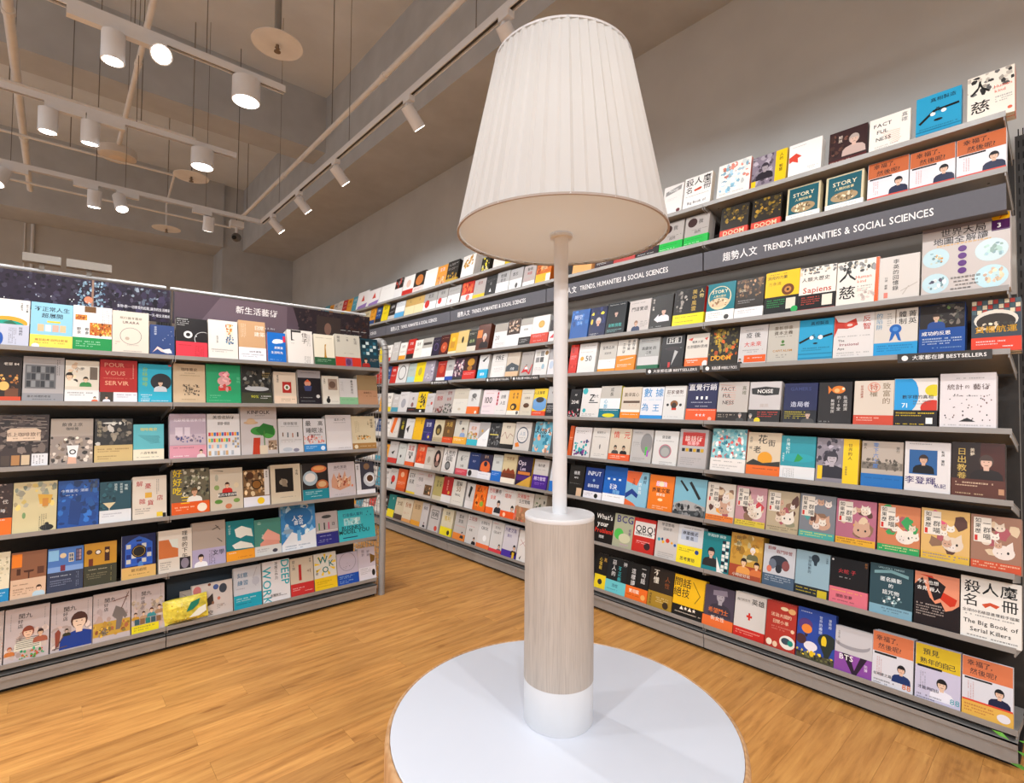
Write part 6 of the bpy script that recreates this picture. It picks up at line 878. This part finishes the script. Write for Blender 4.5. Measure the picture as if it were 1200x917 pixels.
def spot_light(t, name, energy, size, blend, target=None, radius=.03, col=(.985, .99, 1)):
    l = D.lights.new(name, 'SPOT'); l.energy = energy; l.spot_size = size; l.spot_blend = blend; l.shadow_soft_size = radius; l.color = col
    o = D.objects.new(name, l); SC.collection.objects.link(o); return o
def aim(p, q, roll=0):
    return (Vector(q) - Vector(p)).to_track_quat('-Z', 'Y')
def head(label, x, y, along, target, box=-.09, power=1.0, z=3.1, size=84, hr=.038):
    if along == 'X': hr = .047; box *= 1.7
    t = thing('spotlight', label, 'lamp', (x, y, z), 'white cylinder spotlights on the tracks')
    m = MB(); a0, a1 = (min(box, -.02), max(box, .02))
    if along == 'X': m.box(a0, a1, -.019, .019, -.042, -.002)
    else: m.box(-.019, .019, a0, a1, -.034, -.002)
    m.build('adapter', white_p, t)
    m = MB(); m.cyl((0, 0, -.05), (0, 0, -.03), .012, 12); m.cyl((-.012, 0, -.055), (.012, 0, -.055), .016, 12); m.build('swivel', white_p, t)
    p = Vector((x, y, z - .06)); d = (Vector(target) - p).normalized(); dl = d
    m = MB(); c = Vector((0, 0, -.055)) ; s0 = c + Vector((0, 0, .0)) - dl * .012; m.cyl(c - dl * .01, c + dl * .125, hr, 24); body = m.build('body', white_p, t, smooth=True)
    m = MB(); m.cyl(c + dl * .1251, c + dl * .1265, hr * .84, 24); m.build('lens', lens_m, body)
    o = spot_light(t, 'beam', SPOT_W * power, R(size), .3); o.parent = t; o.location = c + dl * .132; o.rotation_mode = 'QUATERNION'; o.rotation_quaternion = dl.to_track_quat('-Z', 'Y')
    return t
def drum(label, x, y, z=3.1, pw=1.0, name='drum_downlight'):
    t = thing(name, label, 'lamp', (x, y, z), 'white drum downlights on the tracks')
    m = MB(); m.box(-.05, .05, -.019, .019, -.016, -.002); m.build('adapter', white_p, t)
    m = MB(); m.cyl((0, 0, -.016), (0, 0, -.135), .07, 36); b_ = m.build('drum', white_p, t, smooth=True)
    m = MB(); m.cyl((0, 0, -.1353), (0, 0, -.137), .064, 36); m.build('diffuser', mat('lit_diffuser', 'fff8f0', .5, emit=7, var=0), b_)
    l = D.lights.new('glow', 'AREA'); l.shape = 'DISK'; l.size = .12; l.energy = DRUM_W * pw; l.color = (.985, .99, 1); o = D.objects.new('glow', l); SC.collection.objects.link(o); o.parent = t; o.location = (0, 0, -.146)
    return t
head('spotlight on the nearest track, left of the glaring one, hanging straight', .161, 3.04, 'X', (.16, 3.035, 0), -.1)
head('glaring bright spotlight on the nearest track, aimed at the camera', .35, 3.04, 'X', (0, 0, 1.25), -.1, .5)
drum('white drum downlight at the end of the nearest track', .739, 3.04)
head('spotlight at the left on the middle track', -.075, 4.1, 'X', (-.07, 4.3, 0), .1)
head('spotlight second from left on the middle track', .12, 4.1, 'X', (.13, 4.5, 0), .1)
drum('white drum downlight at the end of the middle track', .728, 4.1)
head('tilted spotlight at the left edge on the farthest track', -.335, 5.42, 'X', (-1.2, 4.4, 0), .08)
head('spotlight on the farthest track, left of a close pair', .2, 5.42, 'X', (.2, 5.9, 0), -.08)
head('tilted spotlight on the farthest track, right of a close pair', .36, 5.42, 'X', (.9, 4.0, 0), .08)
head('lone spotlight on the farthest track beside the round camera', 1.03, 5.42, 'X', (1.1, 6.6, 0), -.08)
RS = [(5.09, 'farthest'), (4.4, 'second farthest'), (3.64, 'third farthest'), (2.6, 'fourth farthest'), (1.74, 'lampshade-side')]
for i, (y, s_) in enumerate(RS): head('%s spotlight on the side track along the right wall' % s_ if i < 4 else 'spotlight on the side track half hidden behind the lampshade', 1.49, y, 'Y', (2.62, y - .1 + .1 * i / 2, 1.85), -.05, 1.3, size=108)
for y in (.95, .35, -.5, -1.5): head('spotlight on the side track outside the top of the view', 1.49, y, 'Y', (2.62, y + .15, 1.75), -.05, 1.2, size=106)
for x in (-1.9, -1.25, -.6, .05, .7): head('spotlight on the near track above the view, lighting the freestanding unit', x, 1.9, 'X', (x + .2, 3.22, 1.1), .05, 1.25)
for i, (x, y) in enumerate([(-1.1, -1.5), (.4, -2.2), (-1.8, .4), (-2, 2.6), (-3, 4.6), (1.0, -2.6), (-2.6, -2), (-1.2, 7.6), (-3.4, 7.4)]):  # unseen downlights, added to brighten the floor and its bounce onto the ceiling
    drum('added fill downlight outside the view', x, y, 3.4, 2.2 * BACK_W / 75)

def pipe(name, label, pts, r, cat='pipe', m_=None, grp='painted service pipes under the ceiling', wires=()):
    t = thing(name, label, cat, pts[0], grp); p0 = Vector(pts[0]); q = [Vector(p) - p0 for p in pts]
    m = MB()
    for a, c in zip(q, q[1:]): m.cyl(a, c, r, 12)
    m.build('tube', m_ or pipe_m, t, smooth=True)
    m = MB(); d = (q[1] - q[0]); Ln = d.length; d.normalize()
    k = 1.5
    while k < Ln: m.cyl(q[0] + d * k, q[0] + d * (k + .05), r * 1.25, 12); k += 2
    if m.v: m.build('coupling', m_ or pipe_m, t)
    for f in wires: m = MB(); a = q[0] + (q[1] - q[0]) * f; m.cyl(a, a + Vector((0, 0, CEIL - p0.z - a.z)), .0035, 6); m.build('hanger_rod', mat('wire_grey', '6c6660', .5), t)
    return t
pipe('sprinkler_pipe', 'pale pipe running from the corner track towards the top centre', [(1.58, 6.6, 3.5), (1.58, -2, 3.5)], .019, wires=(.03, .31, .515))
pipe('sprinkler_pipe', 'upper of the pale pipes behind the concrete beam, ending in an elbow', [(.85, 5.1, 3.6), (-3, 5.1, 3.6)], .012, wires=(.1, .3))
pipe('sprinkler_pipe', 'lower pale pipe with a bend running to the hanging disc', [(.8, 5.8, 3.5), (-3, 5.8, 3.5)], .011, wires=(.2,))
pipe('sprinkler_pipe', 'pale drop pipe from the lower pipe to the farthest disc', [(.8, 5.8, 3.5), (.96, 7.48, 3.75), (.967, 7.48, 3.45)], .011)
pipe('sprinkler_pipe', 'lowest thin pale pipe beside the farthest track', [(1.29, 5.76, 3.1), (-3, 5.72, 3.1)], .009, wires=(.25,))
pipe('water_pipe', 'thick beige pipe crossing the top left corner', [(-.27, 7.876, 3.7), (-.28, 2.5, 3.7)], .028)
pipe('water_pipe', 'pale pipe passing behind the glaring spotlight to the round detector', [(.36, 5.75, 3.58), (.36, 2.5, 3.62)], .018)
pipe('conduit', 'thin vertical conduit on the back wall at the left', [(-.3, 9.978, 3.85), (-.3, 9.978, 0)], .02)
pipe('conduit', 'thin second conduit on the back wall at the left', [(-.38, 9.99, 3.85), (-.38, 9.99, 0)], .01)
def disc(label, x, y, z, r, sr=.005, stem=True):
    t = thing('sprinkler_plate', label, 'sprinkler', (x, y, z), 'round sprinkler plates under the ceiling')
    m = MB(); m.cyl((0, 0, 0), (0, 0, .004), r, 40); m.build('plate', white_p if 0 else mat('pale_plate', 'e0e0e0', .5), t)
    m = MB(); m.cyl((0, 0, -.04), (0, 0, 0), .01, 10); m.cyl((0, 0, -.045), (0, 0, -.04), .02, 10); m.cyl((-.016, 0, -.02), (.016, 0, -.02), .004, 6); m.build('sprinkler_head', mat('brass', '8a7a68', .4, .8), t)
    if stem: m = MB(); m.cyl((0, 0, .004), (0, 0, CEIL - z), sr, 12); m.build('stem', mat('grey_pipe', '8a857e', .5), t)
disc('large pale disc on a thick stem, nearest under the ceiling', .978, 3.32, 3.55, .148, .02)
disc('pale disc beyond the middle drum downlight', .895, 5.52, 3.42, .145)
disc('small dim pale disc farthest back by the back wall', .967, 7.48, 3.45, .15)
t = thing('ceiling_speaker', 'round pale detector housing hanging on the slanting pipe', 'detector', (.36, 5.75, 3.5))
lathe([(0, 0), (.12, 0), (.14, .012), (.145, .05), (.14, .08), (0, .085)], 40).build('housing', mat('beige_housing', 'cfc6bc', .5), t, smooth=True)
lathe([(0, -.003), (.05, -.002), (.06, 0)], 30).build('grille', mat('pale_grille', 'd8c8b4', .5), t); m = MB(); m.box(-.09, -.04, -.04, .04, .06, .11); m.build('terminal_box', mat('beige_housing'), t)
t = thing('security_camera', 'small round security camera hanging at the track corner', 'camera', (1.31, 5.62, 3.1))
m = MB(); m.box(-.06, .06, -.04, .04, -.03, .03); m.build('mount', white_p, t)
m = MB(); m.cyl((0, 0, .03), (0, 0, CEIL - 3.1), .003, 6); m.build('hanger_rod', steel_d, t)
m = MB(); m.cyl((0, 0, -.1), (0, 0, -.03), .012, 12); m.build('stem', white_p, t)
bm = bmesh.new(); bmesh.ops.create_uvsphere(bm, u_segments=24, v_segments=14, radius=.045); me = D.meshes.new('ball'); bm.to_mesh(me); bm.free(); me.materials.append(mat('camera_shell', '5c5854', .35)); o = D.objects.new('ball', me); SC.collection.objects.link(o); o.parent = t; o.location = (0, 0, -.13)
m = MB(); dd = Vector((-.6, -.75, -.3)).normalized(); m.cyl(Vector((0, 0, -.13)) + dd * .038, Vector((0, 0, -.13)) + dd * .05, .02, 16); m.build('lens', blackm, t)

# ------------------------------------------------------------------ plant at the lower right corner
t = thing('potted_plant', 'green leafy potted plant peeking in at the lower right corner', 'plant', (2.27, .0, 0))
lathe([(0, .0), (.09, .0), (.12, .17), (.11, .17), (.105, .15), (0, .15)], 40).build('pot', white_p, t, smooth=True)
m = MB(); r4 = random.Random(8)
for i in range(150):
    a = r4.uniform(0, 6.28); el = r4.uniform(.1, 1.4); rr = r4.uniform(.05, .2); c = Vector((math.cos(a) * math.cos(el) * rr, math.sin(a) * math.cos(el) * rr, .16 + math.sin(el) * rr * .9)); d = Vector((math.cos(a), math.sin(a), r4.uniform(-.3, .6))).normalized(); s_ = d.cross(Vector((0, 0, 1))).normalized(); L_ = r4.uniform(.03, .05); wd = L_ * .32; up = d.cross(s_)
    m.raw([tuple(c), tuple(c + d * L_ * .5 + s_ * wd), tuple(c + d * L_ + up * .006), tuple(c + d * L_ * .5 - s_ * wd), tuple(c + d * L_ * .5 - up * .006)], [(0, 1, 4), (1, 2, 4), (2, 3, 4), (3, 0, 4)])
o = m.build('foliage', mat('leaf_green', '5c9a34', .45, var=.3, scale=20), t); o['kind'] = 'stuff'
m = MB()
for i in range(14): a = i * 2.4; m.cyl((0, 0, .15), (math.cos(a) * .1, math.sin(a) * .1, .24 + .02 * (i % 4)), .003, 6)
m.build('stem', mat('stem_green', '5a7a34', .6), t)
D.objects.remove(_to)
